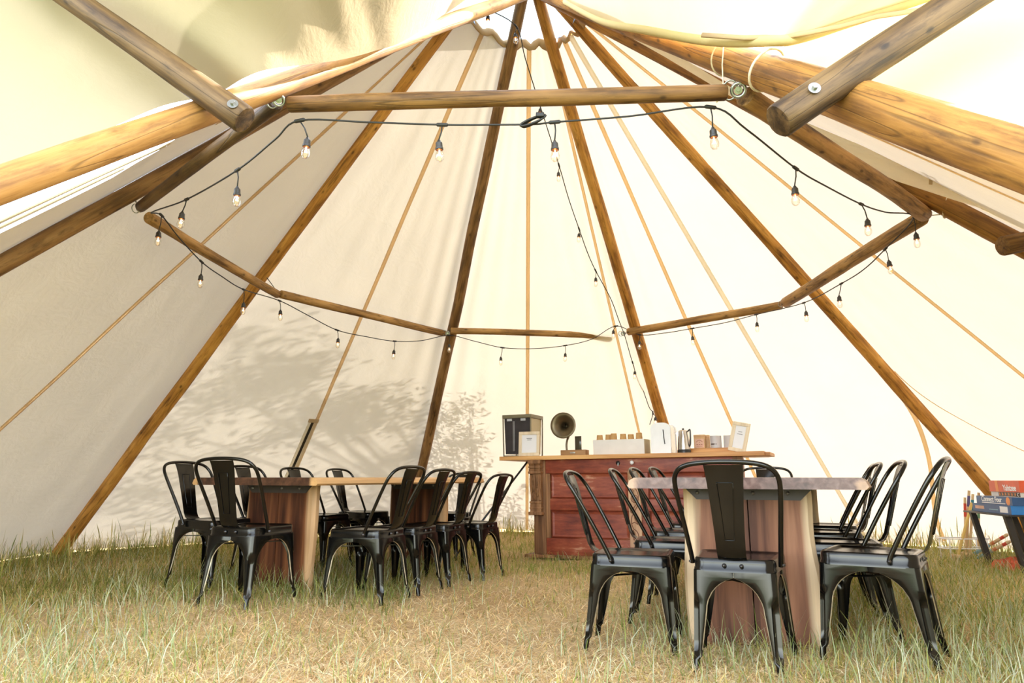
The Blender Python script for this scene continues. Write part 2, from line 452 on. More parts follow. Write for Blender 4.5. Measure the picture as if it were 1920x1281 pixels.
for nm, c in (('band_red', (0.55, 0.06, 0.03)), ('band_purple', (0.075, 0.055, 0.17)), ('band_teal', (0.03, 0.20, 0.27)), ('band_green', (0.12, 0.27, 0.15)), ('band_blue', (0.20, 0.42, 0.55)), ('band_orange', (0.62, 0.20, 0.08))):
    M[nm] = simple(nm, c, 0.4)
M['bundle'] = simple('orange_red_fabric', (0.62, 0.115, 0.05), 0.9, 0, 0.35, 25, bump=0.5)
M['bark'] = simple('tree_bark', (0.10, 0.07, 0.045), 0.9, 0, 0.3, 12)
def leaf_mat():
    m = bpy.data.materials.new('tree_leaf'); m.use_nodes = True
    nt = m.node_tree; nd, ln = nt.nodes, nt.links; nd.clear()
    out = nd.new('ShaderNodeOutputMaterial'); mx = nd.new('ShaderNodeMixShader'); mx.inputs[0].default_value = 0.3
    df = nd.new('ShaderNodeBsdfDiffuse'); tr = nd.new('ShaderNodeBsdfTranslucent')
    df.inputs[0].default_value = (0.06, 0.12, 0.025, 1); tr.inputs[0].default_value = (0.12, 0.22, 0.03, 1)
    ln.new(df.outputs[0], mx.inputs[1]); ln.new(tr.outputs[0], mx.inputs[2]); ln.new(mx.outputs[0], out.inputs[0]); return m
M['leaf'] = leaf_mat()

def blade_mat(name):
    m = bpy.data.materials.new(name); m.use_nodes = True
    nt = m.node_tree; nd, ln = nt.nodes, nt.links; nd.clear()
    out = nd.new('ShaderNodeOutputMaterial'); mx = nd.new('ShaderNodeMixShader'); mx.inputs[0].default_value = 0.35
    at = nd.new('ShaderNodeAttribute'); at.attribute_name = 'tint'
    df = nd.new('ShaderNodeBsdfDiffuse'); tr = nd.new('ShaderNodeBsdfTranslucent')
    ln.new(at.outputs['Color'], df.inputs[0]); ln.new(at.outputs['Color'], tr.inputs[0])
    ln.new(df.outputs[0], mx.inputs[1]); ln.new(tr.outputs[0], mx.inputs[2]); ln.new(mx.outputs[0], out.inputs[0]); return m
M['blade'] = blade_mat('grass_blade')

# ------------------------------------------------------------------ ground
def gz(x, y):
    ramp_y = 1 / (1 + np.exp(-(np.asarray(y) - 3.1) / 0.22)) * (1 - 1 / (1 + np.exp(-(np.asarray(y) - 9.2) / 0.4)))
    z = -0.078 * np.exp(-((np.asarray(x) - 0.12) / 0.95) ** 2) * ramp_y
    z = z + 0.036 * np.exp(-((np.asarray(x) + 1.95) / 0.75) ** 2 - ((np.asarray(y) - 4.6) / 0.9) ** 2)
    return z

def ground_mat():
    m, nt, b, nd, ln = mat('dry_straw_ground')
    v = tex_coord(nd, ln)
    n1 = nd.new('ShaderNodeTexNoise'); n1.inputs['Scale'].default_value = 1.1; n1.inputs['Detail'].default_value = 6; ln.new(v, n1.inputs['Vector'])
    n2 = nd.new('ShaderNodeTexNoise'); n2.inputs['Scale'].default_value = 55; n2.inputs['Detail'].default_value = 6; ln.new(v, n2.inputs['Vector'])
    r1 = ramp(nd, [(0.35, (0.50, 0.345, 0.165)), (0.55, (0.62, 0.45, 0.235)), (0.7, (0.46, 0.38, 0.15))])
    r2 = ramp(nd, [(0.3, (0.45, 0.45, 0.45)), (0.6, (1, 1, 1))])
    ln.new(n1.outputs['Fac'], r1.inputs[0]); ln.new(n2.outputs['Fac'], r2.inputs[0])
    # green lawn outside the tent
    tcg = nd.new('ShaderNodeTexCoord'); sub = nd.new('ShaderNodeVectorMath'); sub.operation = 'DISTANCE'; sub.inputs[1].default_value = (0.1, 6.1, 0)
    ln.new(tcg.outputs['Object'], sub.inputs[0])
    mo = nd.new('ShaderNodeMapRange'); mo.inputs['From Min'].default_value = 4.9; mo.inputs['From Max'].default_value = 5.5
    ln.new(sub.outputs['Value'], mo.inputs['Value'])
    c0 = mixrgb(nd, ln, r1.outputs[0], (0.115, 0.15, 0.045), mo.outputs[0])
    c = mixrgb(nd, ln, c0, r2.outputs[0], 0.8, 'MULTIPLY')
    ln.new(c, b.inputs['Base Color']); b.inputs['Roughness'].default_value = 0.95; b.inputs['Specular IOR Level'].default_value = 0.1
    bp = nd.new('ShaderNodeBump'); bp.inputs['Strength'].default_value = 0.6; bp.inputs['Distance'].default_value = 0.02
    ln.new(n2.outputs['Fac'], bp.inputs['Height']); ln.new(bp.outputs[0], b.inputs['Normal'])
    return m
M['ground'] = ground_mat()
xs = np.concatenate([np.linspace(-60, -7, 12)[:-1], np.linspace(-7, 7, 71), np.linspace(7, 60, 12)[1:]])
ys = np.concatenate([np.linspace(-50, -2, 12)[:-1], np.linspace(-2, 12, 71), np.linspace(12, 60, 12)[1:]])
X, Y = np.meshgrid(xs, ys)
Z = gz(X, Y)
gm = MB()
gm.add(np.stack([X.ravel(), Y.ravel(), Z.ravel()], 1).tolist(), [(j * len(xs) + i, j * len(xs) + i + 1, (j + 1) * len(xs) + i + 1, (j + 1) * len(xs) + i) for j in range(len(ys) - 1) for i in range(len(xs) - 1)])
tag(gm.build('ground', M['ground']), 'trampled straw coloured ground inside and around the tent', None, None, 'structure')

# ------------------------------------------------------------------ tent frame
CX, CY = 0.10, 5.13
POLES = {
  'A': ((-2.323,0.169,-0.050), (0.471,5.607,5.250)),
  'B': ((-4.807,2.805,-0.050), (0.514,5.163,5.250)),
  'C': ((-4.699,7.424,-0.050), (0.235,4.712,5.250)),
  'D': ((-1.523,10.416,-0.050), (0.241,4.677,5.250)),
  'E': ((2.609,10.086,-0.050), (-0.009,4.727,5.250)),
  'F': ((5.439,7.294,-0.050), (-0.218,4.947,5.250)),
  'G': ((5.170,2.796,-0.050), (-0.250,5.408,5.250)),
  'H': ((1.830,-0.140,-0.050), (0.037,5.670,5.250)),
}
POLE_R = {'A': (0.056, 0.044), 'B': (0.056, 0.042), 'C': (0.064, 0.044), 'D': (0.068, 0.048), 'E': (0.072, 0.048), 'F': (0.072, 0.046), 'G': (0.074, 0.046), 'H': (0.092, 0.050)}
def pole_at(k, z):
    a, b = Vector(POLES[k][0]), Vector(POLES[k][1])
    return a.lerp(b, (z - a.z) / (b.z - a.z))
def pole_r(k, z):
    r0, r1 = POLE_R[k]
    return r0 + (r1 - r0) * (z + 0.05) / 5.3

def make_log(name, p0, p1, r0, r1, material, bend=0.006, wob=0.05, seg=28, n=16, seed=0, bevel=0.006):
    """log with its own axis along local z, origin at p0"""
    p0, p1 = Vector(p0), Vector(p1)
    L = (p1 - p0).length
    mb = MB(); vs = []; fs = []
    zs = [0.0] + [bevel] + [L * (i + 1) / (seg + 1) for i in range(seg)] + [L - bevel] + [L]
    for i, z in enumerate(zs):
        t = z / L
        r = r0 + (r1 - r0) * t
        if i == 0 or i == len(zs) - 1: r -= bevel * 0.8
        ox = bend * L * math.sin(math.pi * t) * math.sin(seed * 2.1); oy = bend * L * math.sin(math.pi * t) * math.cos(seed * 2.1)
        ox += 0.25 * r * (noise.noise(Vector((z * 0.9, seed * 3.3, 0)))); oy += 0.25 * r * (noise.noise(Vector((z * 0.9, seed * 3.3, 9))))
        for j in range(n):
            a = 2 * math.pi * j / n
            q = r * (1 + wob * noise.noise(Vector((math.cos(a) * 1.2 + seed, math.sin(a) * 1.2, z * 2.3))) + wob * 0.5 * noise.noise(Vector((math.cos(a) * 3 + seed, math.sin(a) * 3, z * 6))))
            vs.append((ox + q * math.cos(a), oy + q * math.sin(a), z))
    for i in range(len(zs) - 1):
        for j in range(n):
            j2 = (j + 1) % n
            fs.append((i * n + j, i * n + j2, (i + 1) * n + j2, (i + 1) * n + j))
    fs.append(tuple(range(n - 1, -1, -1))); fs.append(tuple((len(zs) - 1) * n + j for j in range(n)))
    mb.add(vs, fs)
    o = mb.build(name, material, None, True, math.radians(50))
    o.location = p0
    o.rotation_euler = (p1 - p0).to_track_quat('Z', 'Y').to_euler()
    return o

pole_info = {
  'A': ('log_pale', 'pale blond tent pole crossed by the brown bolted brace log'),
  'B': ('log_brown', 'thin dark brown tent pole passing just beneath the pale blond pole'),
  'C': ('log_amber', 'golden tent pole standing in grass behind the table by the shadowed canvas'),
  'D': ('log_brown', 'dark tent pole rising behind the row of chairs, tree shadow beside it'),
  'E': ('log_amber', 'tent pole rising behind the toaster on the red counter'),
  'F': ('log_amber', 'golden tent pole slanting down behind the stack of board games'),
  'G': ('log_gold', 'tent pole half hidden under a long roll of pale canvas'),
  'H': ('log_gold', 'thickest golden tent pole, bolted to the cracked grey brace log'),
}
for i, k in enumerate('ABCDEFGH'):
    o = make_log('tent_pole', POLES[k][0], POLES[k][1], POLE_R[k][0], POLE_R[k][1], M[pole_info[k][0]], 0.002, 0.05, 34, 16, i + 1)
    tag(o, pole_info[k][1], 'tent pole', 'tent poles meeting at the smoke hole')

BARS = {
  'AH': ((-0.977,2.776,2.370), (0.910,2.686,2.370)),
  'AB': ((-1.032,2.772,2.370), (-2.235,3.947,2.370)),
  'BC': ((-2.279,4.112,2.370), (-2.091,5.983,2.370)),
  'CD': ((-2.063,5.983,2.370), (-0.767,7.686,2.370)),
  'DE': ((-0.684,7.569,2.370), (1.169,7.837,2.370)),
  'EF': ((1.302,7.598,2.370), (2.549,6.373,2.370)),
  'FG': ((2.558,6.291,2.370), (2.571,4.122,2.370)),
  'GH': ((2.556,4.068,2.370), (0.998,2.712,2.370)),
}
bar_info = {
  'AH': (0.036, 'log_bar', 'nearest and longest looking spreader log, running level across the top'),
  'AB': (0.033, 'log_grey', 'grey mottled spreader log under the pale blond pole'),
  'BC': (0.038, 'log_tan', 'spreader log slanting down to the golden pole on the shadowed side'),
  'CD': (0.038, 'log_tan', 'spreader log between the golden pole and the dark pole behind the chairs'),
  'DE': (0.036, 'log_tan', 'spreader log above the gramophone horn, farthest from the doorway'),
  'EF': (0.042, 'log_tan', 'spreader log between toaster pole and the pole above the board games'),
  'FG': (0.050, 'log_tan', 'dark spotted spreader log on the bright side, far end at golden pole'),
  'GH': (0.047, 'log_tan', 'spreader log with a cracked end at the large steel hook'),
}
for i, k in enumerate(BARS):
    r, mt, lb = bar_info[k]
    tag(make_log('spreader_log', BARS[k][0], BARS[k][1], r, r * 0.96, M[mt], 0.004, 0.07, 18, 16, i + 20), lb, 'log', 'spreader logs of the octagonal ring')

BRACE_L = [(-0.982, 2.340, 2.054), (-2.262, 2.340, 2.990)]
BRACE_R = [(0.858, 2.060, 1.903), (1.879, 2.060, 2.591)]
STUB = [(2.749, 3.720, 2.050), (3.756, 3.720, 2.265)]
bl = make_log('brace_log', BRACE_L[0], BRACE_L[1], 0.053, 0.043, M['log_grey'], 0.004, 0.06, 20, 18, 41)
tag(bl, 'thick brown brace log with a washer, bolted across the pale blond pole', 'log', 'doorway brace logs')
br = make_log('brace_log', BRACE_R[0], BRACE_R[1], 0.058, 0.058, M['log_grey'], 0.003, 0.05, 20, 18, 46)
tag(br, 'cracked grey brace log bolted across the thickest golden pole', 'log', 'doorway brace logs')
sb = make_log('brace_log', STUB[0], STUB[1], 0.056, 0.056, M['log_bar'], 0.002, 0.05, 14, 18, 52)
tag(sb, 'short log end poking out beneath the pole with the canvas roll', 'log', 'doorway brace logs')
def bolt_on(log, wp, rl):
    """washer and hex head where a bolt leaves a log; child of the log"""
    inv = log.matrix_basis.inverted()
    axis_p = inv @ Vector(wp)
    # push to the log surface on the camera side
    nrm = Vector((axis_p.x, axis_p.y, 0)).normalized()
    q = nrm.to_track_quat('Z', 'Y').to_matrix()
    c = nrm * rl + Vector((0, 0, axis_p.z))
    w = MB(); w.lathe([(0.0, 0.0), (0.0195, 0.0), (0.0195, 0.003), (0.0, 0.003)], 24, c, q)
    wo_ = w.build('washer', M['steel'], log, True, SH)
    hx = MB(); hx.lathe([(0.0095, 0.003), (0.0095, 0.012), (0.0085, 0.0135), (0.0, 0.0135)], 6, c, q)
    hx.build('bolt_head', M['steel'], wo_, False)
bolt_on(bl, (-1.00, 2.25, 2.10), 0.053)
bolt_on(br, (0.955, 1.96, 1.985), 0.058)

# ------------------------------------------------------------------ canvas walls
ORDER = 'ABCDEFGH'
Z0, Z1 = 0.010, 4.53
def canvas_pt(k1, k2, s, z):
    def edge(k):
        p = pole_at(k, z); c = Vector((CX, CY, z)); d = Vector((p.x - CX, p.y - CY, 0))
        rr = d.length
        if rr < 0.30: rr = 0.30
        d.normalize()
        return c + d * (rr + pole_r(k, z) + 0.018)
    a, b = edge(k1), edge(k2)
    p = a.lerp(b, s)
    d = Vector((p.x - CX, p.y - CY, 0)).normalized()
    h = (z - Z0) / (Z1 - Z0)
    bul = 0.05 * math.sin(math.pi * s) * (1 - h)
    e = min(s, 1 - s)
    # folds that run down beside the poles, stronger by D and E
    amp = 0.012 + (0.020 if (k1 in 'DE' or k2 in 'DE') else 0.0)
    side = k1 if s < 0.5 else k2
    if side not in 'DE': amp = 0.010
    fold = amp * math.exp(-e * 9) * math.sin((e * 55 + 0.8 * math.sin(z * 1.3 + ord(side)))) * (0.25 + 0.75 * math.sin(math.pi * min(1, max(0, h * 0.85 + 0.12))))
    wr = 0.010 * noise.noise(Vector((s * 6 + ord(k1) * 3, z * 0.6, 2.0))) + 0.006 * noise.noise(Vector((s * 15, z * 1.7, ord(k1) * 1.0)))
    return p + d * (bul + max(fold + wr, -0.03) * min(1, e * 25 + 0.05))

wall = empty('wall_canvas', (CX, CY, 0))
tag(wall, 'cream cotton canvas of the tent with tan seams', None, None, 'structure')
def to_local(p): return (p[0] - CX, p[1] - CY, p[2])
SEAM_S = {'AB': 0.5, 'BC': 0.5, 'CD': 0.52, 'DE': 0.42, 'EF': 0.30, 'FG': 0.5, 'GH': 0.5}
NZ = 64
def gap_AB(z):      # the canvas is drawn away from pole A low down: daylight shows through
    return 0.64 * sstep(2.72, 2.25, z)
for i in range(7):
    k1, k2 = ORDER[i], ORDER[i + 1]
    sm = SEAM_S[k1 + k2]
    for (sa, sb_) in ((0.0, sm), (sm, 1.0)):
        ns = 26
        mb = MB(); vs = []; fs = []
        for a in range(NZ + 1):
            z = Z0 + (Z1 - Z0) * a / NZ
            s0 = sa
            if k1 + k2 == 'AB': s0 = min(sb_, max(sa, gap_AB(z)))
            for b_ in range(ns + 1):
                s = s0 + (sb_ - s0) * b_ / ns
                p = canvas_pt(k1, k2, s, z)
                if a == 0: p.z += max(0.0, 0.055 * noise.noise(Vector((s * 7, i * 5.0, 0.5))))
                vs.append(to_local(p))
        for a in range(NZ):
            if k1 + k2 == 'AB' and gap_AB(Z0 + (Z1 - Z0) * (a + 1) / NZ) >= sb_: continue
            for b_ in range(ns):
                q = a * (ns + 1) + b_
                fs.append((q, q + 1, q + ns + 2, q + ns + 1))
        mb.add(vs, fs)
        mb.build('canvas_panel', M['canvas'], wall)
    # stitched seam, a strip of webbing just inside the canvas
    def strip(name, f_s, z_a, z_b, w, mt, inset=0.006, n=60):
        mb = MB(); vs = []; fs = []
        for a in range(n + 1):
            z = z_a + (z_b - z_a) * a / n
            s = f_s(z)
            c = canvas_pt(k1, k2, s, z)
            t = (canvas_pt(k1, k2, min(1, s + 0.01), z) - canvas_pt(k1, k2, max(0, s - 0.01), z)).normalized()
            inn = Vector((CX - c.x, CY - c.y, -0.5)).normalized()
            for e in (-1, 1):
                for dd in (0.0, 1.0):
                    vs.append(to_local(c + t * (w / 2 * e) + inn * (inset + (0.004 if dd else 0))))
        for a in range(n):
            q = a * 4
            # outer face (0,2) inner face (1,3)
            fs += [(q + 1, q + 3, q + 7, q + 5), (q, q + 4, q + 6, q + 2), (q, q + 1, q + 5, q + 4), (q + 2, q + 6, q + 7, q + 3)]
        mb.add(vs, fs)
        return mb.build(name, mt, wall)
    strip('seam', lambda z, s=sm: s, 2.62 if k1 == 'A' else Z0 + 0.02, Z1, 0.042, M['seam'])
    if k1 + k2 == 'EF':
        strip('seam', lambda z: 0.56, Z0 + 0.02, Z1, 0.050, M['fold'], 0.014)
        strip('seam', lambda z: 0.97 - 0.2 * sstep(1.6, 0.0, z), 0.08, 1.6, 0.040, M['seam'])
    if k1 + k2 == 'FG':
        strip('seam', lambda z: 0.03 + 0.34 * sstep(1.75, 0.45, z), 0.45, 1.75, 0.014, M['seam'])
    if k1 + k2 == 'DE':
        strip('seam', lambda z: 0.88, 0.2, Z1, 0.03, M['seam'], 0.012)
    # hem round the smoke hole
    mb = MB(); pts = []
    for b_ in range(17):
        s = b_ / 16
        p = canvas_pt(k1, k2, s, Z1)
        pts.append(to_local(p + Vector((0, 0, 0.03 * math.sin(b_ * 1.1 + i)))))
    mb.tube(pts, 0.034, 8, True, flat=0.45)
    mb.build('smoke_hole_hem', M['webbing'], wall)
# extra daylight strips by pole A: two narrow folded bands of canvas left hanging in the gap
for (sa, sb_, z_a, z_b) in ((0.485, 0.525, 0.9, 2.42), (0.575, 0.60, 0.9, 2.30)):
    mb = MB(); vs = []; fs = []
    n = 30
    for a in range(n + 1):
        z = z_a + (z_b - z_a) * a / n
        for s in (sa, (sa + sb_) / 2, sb_):
            p = canvas_pt('A', 'B', s, z); p.z += 0.015 * (s == (sa + sb_) / 2)
            vs.append(to_local(p))
    for a in range(n):
        for b_ in range(2):
            q = a * 3 + b_; fs.append((q, q + 1, q + 4, q + 3))
    mb.add(vs, fs); mb.build('canvas_fold', M['canvas'], wall)

# clear cap above the smoke hole
mb = MB()
mb.lathe([(0.42, 4.52), (0.50, 4.64), (0.66, 4.95), (0.78, 5.25), (0.70, 5.42), (0.40, 5.52), (0.0, 5.56)], 28)
mb.build('smoke_cap', M['vinyl'], wall)

# doorway flaps lifted over the brace logs: draped sheets
def sheet(name, inner, outer, rows, sag, fold, seed, folds=7.0, hem=None, mt='canvas'):
    inner = [Vector(p) for p in inner]; outer = [Vector(p) for p in outer]
    def pl(pts, t):
        f = t * (len(pts) - 1); i = min(int(f), len(pts) - 2); u = f - i
        p0, p1, p2, p3 = pts[max(i - 1, 0)], pts[i], pts[i + 1], pts[min(i + 2, len(pts) - 1)]
        return 0.5 * ((2 * p1) + (p2 - p0) * u + (2 * p0 - 5 * p1 + 4 * p2 - p3) * u * u + (3 * p1 - p0 - 3 * p2 + p3) * u ** 3)
    nc = 90
    vs, fs = [], []
    for r_ in range(rows + 1):
        v = r_ / rows
        for c in range(nc + 1):
            u = c / nc
            a, b = pl(inner, u), pl(outer, u)
            p = a.lerp(b, v)
            k = math.sin(math.pi * min(v, 1.0)) ** 0.8
            p.z -= sag * k * math.sin(math.pi * u)
            f = fold * (v * (1 - v) * 4) ** 0.6
            q = noise.noise(Vector((u * folds + 0.8 * v, v * 0.9 + seed, seed * 2.0)))
            q2 = noise.noise(Vector((u * folds * 2.3 - 1.1 * v, v * 1.6, seed * 5.0)))
            p.z += f * (q + 0.4 * q2)
            vs.append(to_local(p))
    for r_ in range(rows):
        for c in range(nc):
            q = r_ * (nc + 1) + c
            fs.append((q, q + 1, q + nc + 2, q + nc + 1))
    mb = MB(); mb.add(vs, fs)
    o = mb.build(name, M[mt], wall)
    if hem:
        hb = MB(); hb.tube([vs[c] for c in range(int(nc * hem[0]), int(nc * hem[1]) + 1)], hem[2], 8)
        hb.build('rolled_hem', M['canvas'], wall)
    return o
FLAP_L = [(-0.328,4.300,4.046), (-0.554,3.400,3.130), (-0.688,3.100,2.845), (-0.785,2.880,2.655), (-0.889,2.680,2.499), (-0.984,2.520,2.374), (-1.069,2.500,2.322), (-1.227,2.600,2.311), (-1.385,2.500,2.201), (-1.548,2.300,1.951), (-1.661,2.100,1.750), (-1.794,1.900,1.529)]
FLAP_L_OUT = [(-0.10,2.0,3.2), (-0.35,1.6,3.0), (-0.6,1.4,2.95), (-0.85,1.35,2.95), (-1.15,1.4,3.0), (-1.6,1.6,3.1), (-2.1,1.9,3.2), (-2.6,2.2,3.3), (-3.1,2.3,3.2), (-3.5,2.2,3.0), (-3.7,2.0,2.7), (-3.8,1.8,2.3)]
sheet('door_flap', FLAP_L, FLAP_L_OUT, 44, 0.05, 0.10, 3.0, 5.5, None, 'canvas_shaded')
FLAP_R = [(0.382,4.400,4.110), (0.557,3.800,3.518), (0.681,3.050,2.923), (0.849,2.680,2.615), (0.995,2.420,2.434), (1.111,2.400,2.436), (1.324,2.400,2.510), (1.539,2.400,2.585), (1.867,2.400,2.705), (2.312,2.400,2.862)]
FLAP_R_OUT = [(0.20,2.0,3.2), (0.4,1.6,3.0), (0.75,1.4,2.95), (1.1,1.4,2.95), (1.5,1.5,3.0), (1.9,1.6,3.1), (2.3,1.8,3.2), (2.7,1.9,3.2), (3.1,2.0,3.2), (3.5,2.1,3.1)]
sheet('door_flap', FLAP_R, FLAP_R_OUT, 44, 0.05, 0.06, 8.0, 5.0, (0.0, 0.95, 0.022))
SKIRT_LOW = [(1.131,2.600,2.501), (1.243,2.450,2.275), (1.366,2.200,2.020), (1.552,1.950,1.745), (1.717,1.700,1.456)]
SKIRT_UP = [(1.206,2.750,2.719), (1.526,2.750,2.852), (2.024,2.750,3.028), (2.887,2.750,3.139), (3.705,2.750,3.001)]
sheet('door_flap', SKIRT_LOW, SKIRT_UP, 30, 0.02, 0.05, 12.0, 3.0)

# roll of canvas tied along pole G
ROLL_G = [(0.470,4.600,4.239), (0.706,4.550,4.060), (1.089,4.400,3.699), (1.452,4.200,3.283), (1.760,4.050,2.986), (2.063,3.950,2.746), (2.314,3.850,2.552), (2.580,3.750,2.394), (2.853,3.650,2.237), (3.112,3.500,2.033)]
mb = MB(); mb.tube(ROLL_G, [0.012, 0.020, 0.026, 0.024, 0.032, 0.048, 0.058, 0.062, 0.064, 0.060], 14)
roll = mb.build('canvas_roll', M['fold'])
tag(roll, 'long pale roll of canvas tied up along a tent pole', 'canvas roll')
mb = MB()
cR = Vector((2.445, 3.73, 2.50))
mb.box(cR + Vector((-0.030, 0, 0.0)), (0.018, 0.006, 0.155), Euler((0.15, 0.08, 0)).to_matrix())
mb.box(cR + Vector((0.030, 0, 0.0)), (0.018, 0.006, 0.155), Euler((0.15, 0.08, 0)).to_matrix())
mb.box(cR + Vector((0.004, 0.010, 0.075)), (0.078, 0.006, 0.022), Euler((0.15, 0.0, 0)).to_matrix())
mb.build('strap', M['webbing'], roll, False)

# narrow vent slit with a canvas binding on the shadowed wall
vent = empty('wall_vent', (0, 0, 0))
tag(vent, 'narrow dark zip opening with canvas binding, standing above the table edge', None, None, 'structure')
k1, k2 = 'C', 'D'
def vent_strip(name, ds, w, za, zb, mt, inset):
    mb = MB(); vs = []; fs = []
    n = 16
    for a in range(n + 1):
        z = za + (zb - za) * a / n
        c = canvas_pt('C', 'D', 0.505, z)
        t = (canvas_pt('C', 'D', 0.53, z) - canvas_pt('C', 'D', 0.48, z)).normalized()
        inn = Vector((CX - c.x, CY - c.y, -2.0)).normalized()
        for e in (-1, 1):
            for dd in (0, 1):
                vs.append(c + t * (ds + w / 2 * e) + inn * (inset + 0.012 * dd))
    for a in range(n):
        q = a * 4
        fs += [(q + 1, q + 3, q + 7, q + 5), (q, q + 4, q + 6, q + 2), (q, q + 1, q + 5, q + 4), (q + 2, q + 6, q + 7, q + 3)]
    fs += [(0, 2, 3, 1), (n * 4, n * 4 + 1, n * 4 + 3, n * 4 + 2)]
    mb.add(vs, fs); return mb.build(name, mt, vent, False)
vent_strip('binding', -0.034, 0.030, 0.10, 1.40, M['fold'], 0.012)
vent_strip('binding', 0.040, 0.046, 0.10, 1.40, M['fold'], 0.012)
vent_strip('opening', 0.0, 0.032, 0.10, 1.39, M['black'], 0.010)
vent_strip('binding', 0.004, 0.125, 1.385, 1.42, M['webbing'], 0.014)

# ------------------------------------------------------------------ hooks at the ring joints, ropes
def eye_bolt(joint, pole_key, label, big=1.0):
    j = Vector(joint)
    # foot on the pole surface nearest to the joint
    best = min((pole_at(pole_key, 2.0 + 0.01 * q) for q in range(90)), key=lambda p: (p - j).length)
    d = (best - j).normalized()
    foot = best - d * (pole_r(pole_key, best.z) - 0.01)
    L = (foot - j).length
    root = empty('eye_bolt', j)
    tag(root, label, 'hook', 'steel hooks joining logs to poles')
    o = foot - j
    rod = MB(); rod.tube([d * 0.012, o], 0.0050 * big, 8)
    nt_ = max(4, int(L / 0.011))
    for q in range(nt_ // 2, nt_):
        c = o * (q / nt_)
        ring = [c + (d.orthogonal().normalized() * math.cos(a) + d.cross(d.orthogonal().normalized()) * math.sin(a)) * 0.0058 * big for a in np.linspace(0, 2 * math.pi, 10)[:-1]]
        rod.tube(ring, 0.0016 * big, 5, closed=True)
    rod.build('threaded_rod', M['steel'], root)
    view = Vector((-j.x, -j.y, 0.77 - j.z)).normalized()
    ax = Vector((1, 0, 0)); ax = (ax - view * ax.dot(view)).normalized(); ay = view.cross(ax)
    e = MB(); e.tube([(ax * math.cos(a) + ay * math.sin(a)) * 0.024 * big for a in np.linspace(0, 2 * math.pi, 22)[:-1]], 0.0065 * big, 8, closed=True)
    e.build('eye', M['steel'], root)
    w = MB(); w.lathe([(0, -0.004), (0.014 * big, -0.004), (0.014 * big, 0.004), (0, 0.004)], 18, (0, 0, 0), view.to_track_quat('Z', 'Y').to_matrix())
    w.lathe([(0, 0.004), (0.007 * big, 0.004), (0.006 * big, 0.010), (0, 0.010)], 6, (0, 0, 0), view.to_track_quat('Z', 'Y').to_matrix())
    w.build('washer', M['steel'], root, True, SH)
    c = MB(); c.tube([ax * (-0.03 * big) + (ax * math.cos(a) * 0.026 + ay * math.sin(a) * 0.034) * big for a in np.linspace(0.3, 5.6, 18)], 0.0036 * big, 7)
    c.build('clip', M['steel'], root)
    return root
eye_bolt((0.955, 2.665, 2.372), 'H', 'large steel hook and clip beside the cracked log end', 1.15)
eye_bolt((-1.010, 2.745, 2.372), 'A', 'steel hook where the level log meets the grey mottled log', 0.95)
eye_bolt((-2.262, 3.985, 2.375), 'B', 'small hook on the thin dark pole', 0.8)
eye_bolt((-2.077, 5.985, 2.37), 'C', 'small hook between two logs at the golden shadowed side pole', 0.7)
eye_bolt((-0.725, 7.64, 2.36), 'D', 'small hook at the dark pole behind the chairs', 0.9)
eye_bolt((1.262, 7.70, 2.37), 'E', 'small hook at the pole above the toaster', 0.9)
eye_bolt((2.552, 6.33, 2.37), 'F', 'small hook at the pole above the board games', 0.8)
eye_bolt((2.585, 4.085, 2.375), 'G', 'hook under the pole with the canvas roll', 0.9)

def pole_loop(k, z, label, extra=None, r=0.005, tilt=0.0):
    p = pole_at(k, z); d = (Vector(POLES[k][1]) - Vector(POLES[k][0])).normalized()
    a = d.orthogonal().normalized(); b = d.cross(a)
    R = pole_r(k, z) * 1.06 + r
    pts = [(a * math.cos(t) + b * math.sin(t)) * R + d * tilt * math.sin(t) for t in np.linspace(0, 2 * math.pi, 30)[:-1]]
    mb = MB(); mb.tube(pts, r, 7, closed=True)
    root = empty('rope_tie', p)
    mb.build('loop', M['rope'], root)
    if extra:
        e = MB(); e.tube([Vector(q) - p for q in extra], r * 0.8, 6); e.build('tail', M['rope'], root)
    tag(root, label, 'rope', 'cotton ropes on the poles')
pole_loop('H', 2.36, 'pale rope loop around the thickest golden pole', None, 0.005, 0.02)
pole_loop('H', 2.57, 'pale rope hanging from the thickest pole down to the level log', [(0.905, 2.66, 2.60), (0.898, 2.68, 2.50), (0.899, 2.686, 2.37), (0.87, 2.70, 2.335)], 0.0035)
pole_loop('G', 2.40, 'thin rope loop around the pole beside the canvas roll', [(2.66, 3.98, 2.34), (2.59, 4.06, 2.36)], 0.004, 0.03)
mb = MB(); tp = Vector((1.13, 2.36, 2.44))
mb.tube([(0.80, 2.62, 2.60), (0.92, 2.46, 2.475), (1.05, 2.38, 2.425), (1.13, 2.355, 2.425), (1.25, 2.36, 2.455), (1.40, 2.37, 2.505), (1.6, 2.39, 2.55)], 0.010, 6, flat=0.4)
tag(mb.build('webbing_strap', M['webbing']), 'tan webbing strap sagging below the bright doorway flap', 'strap')

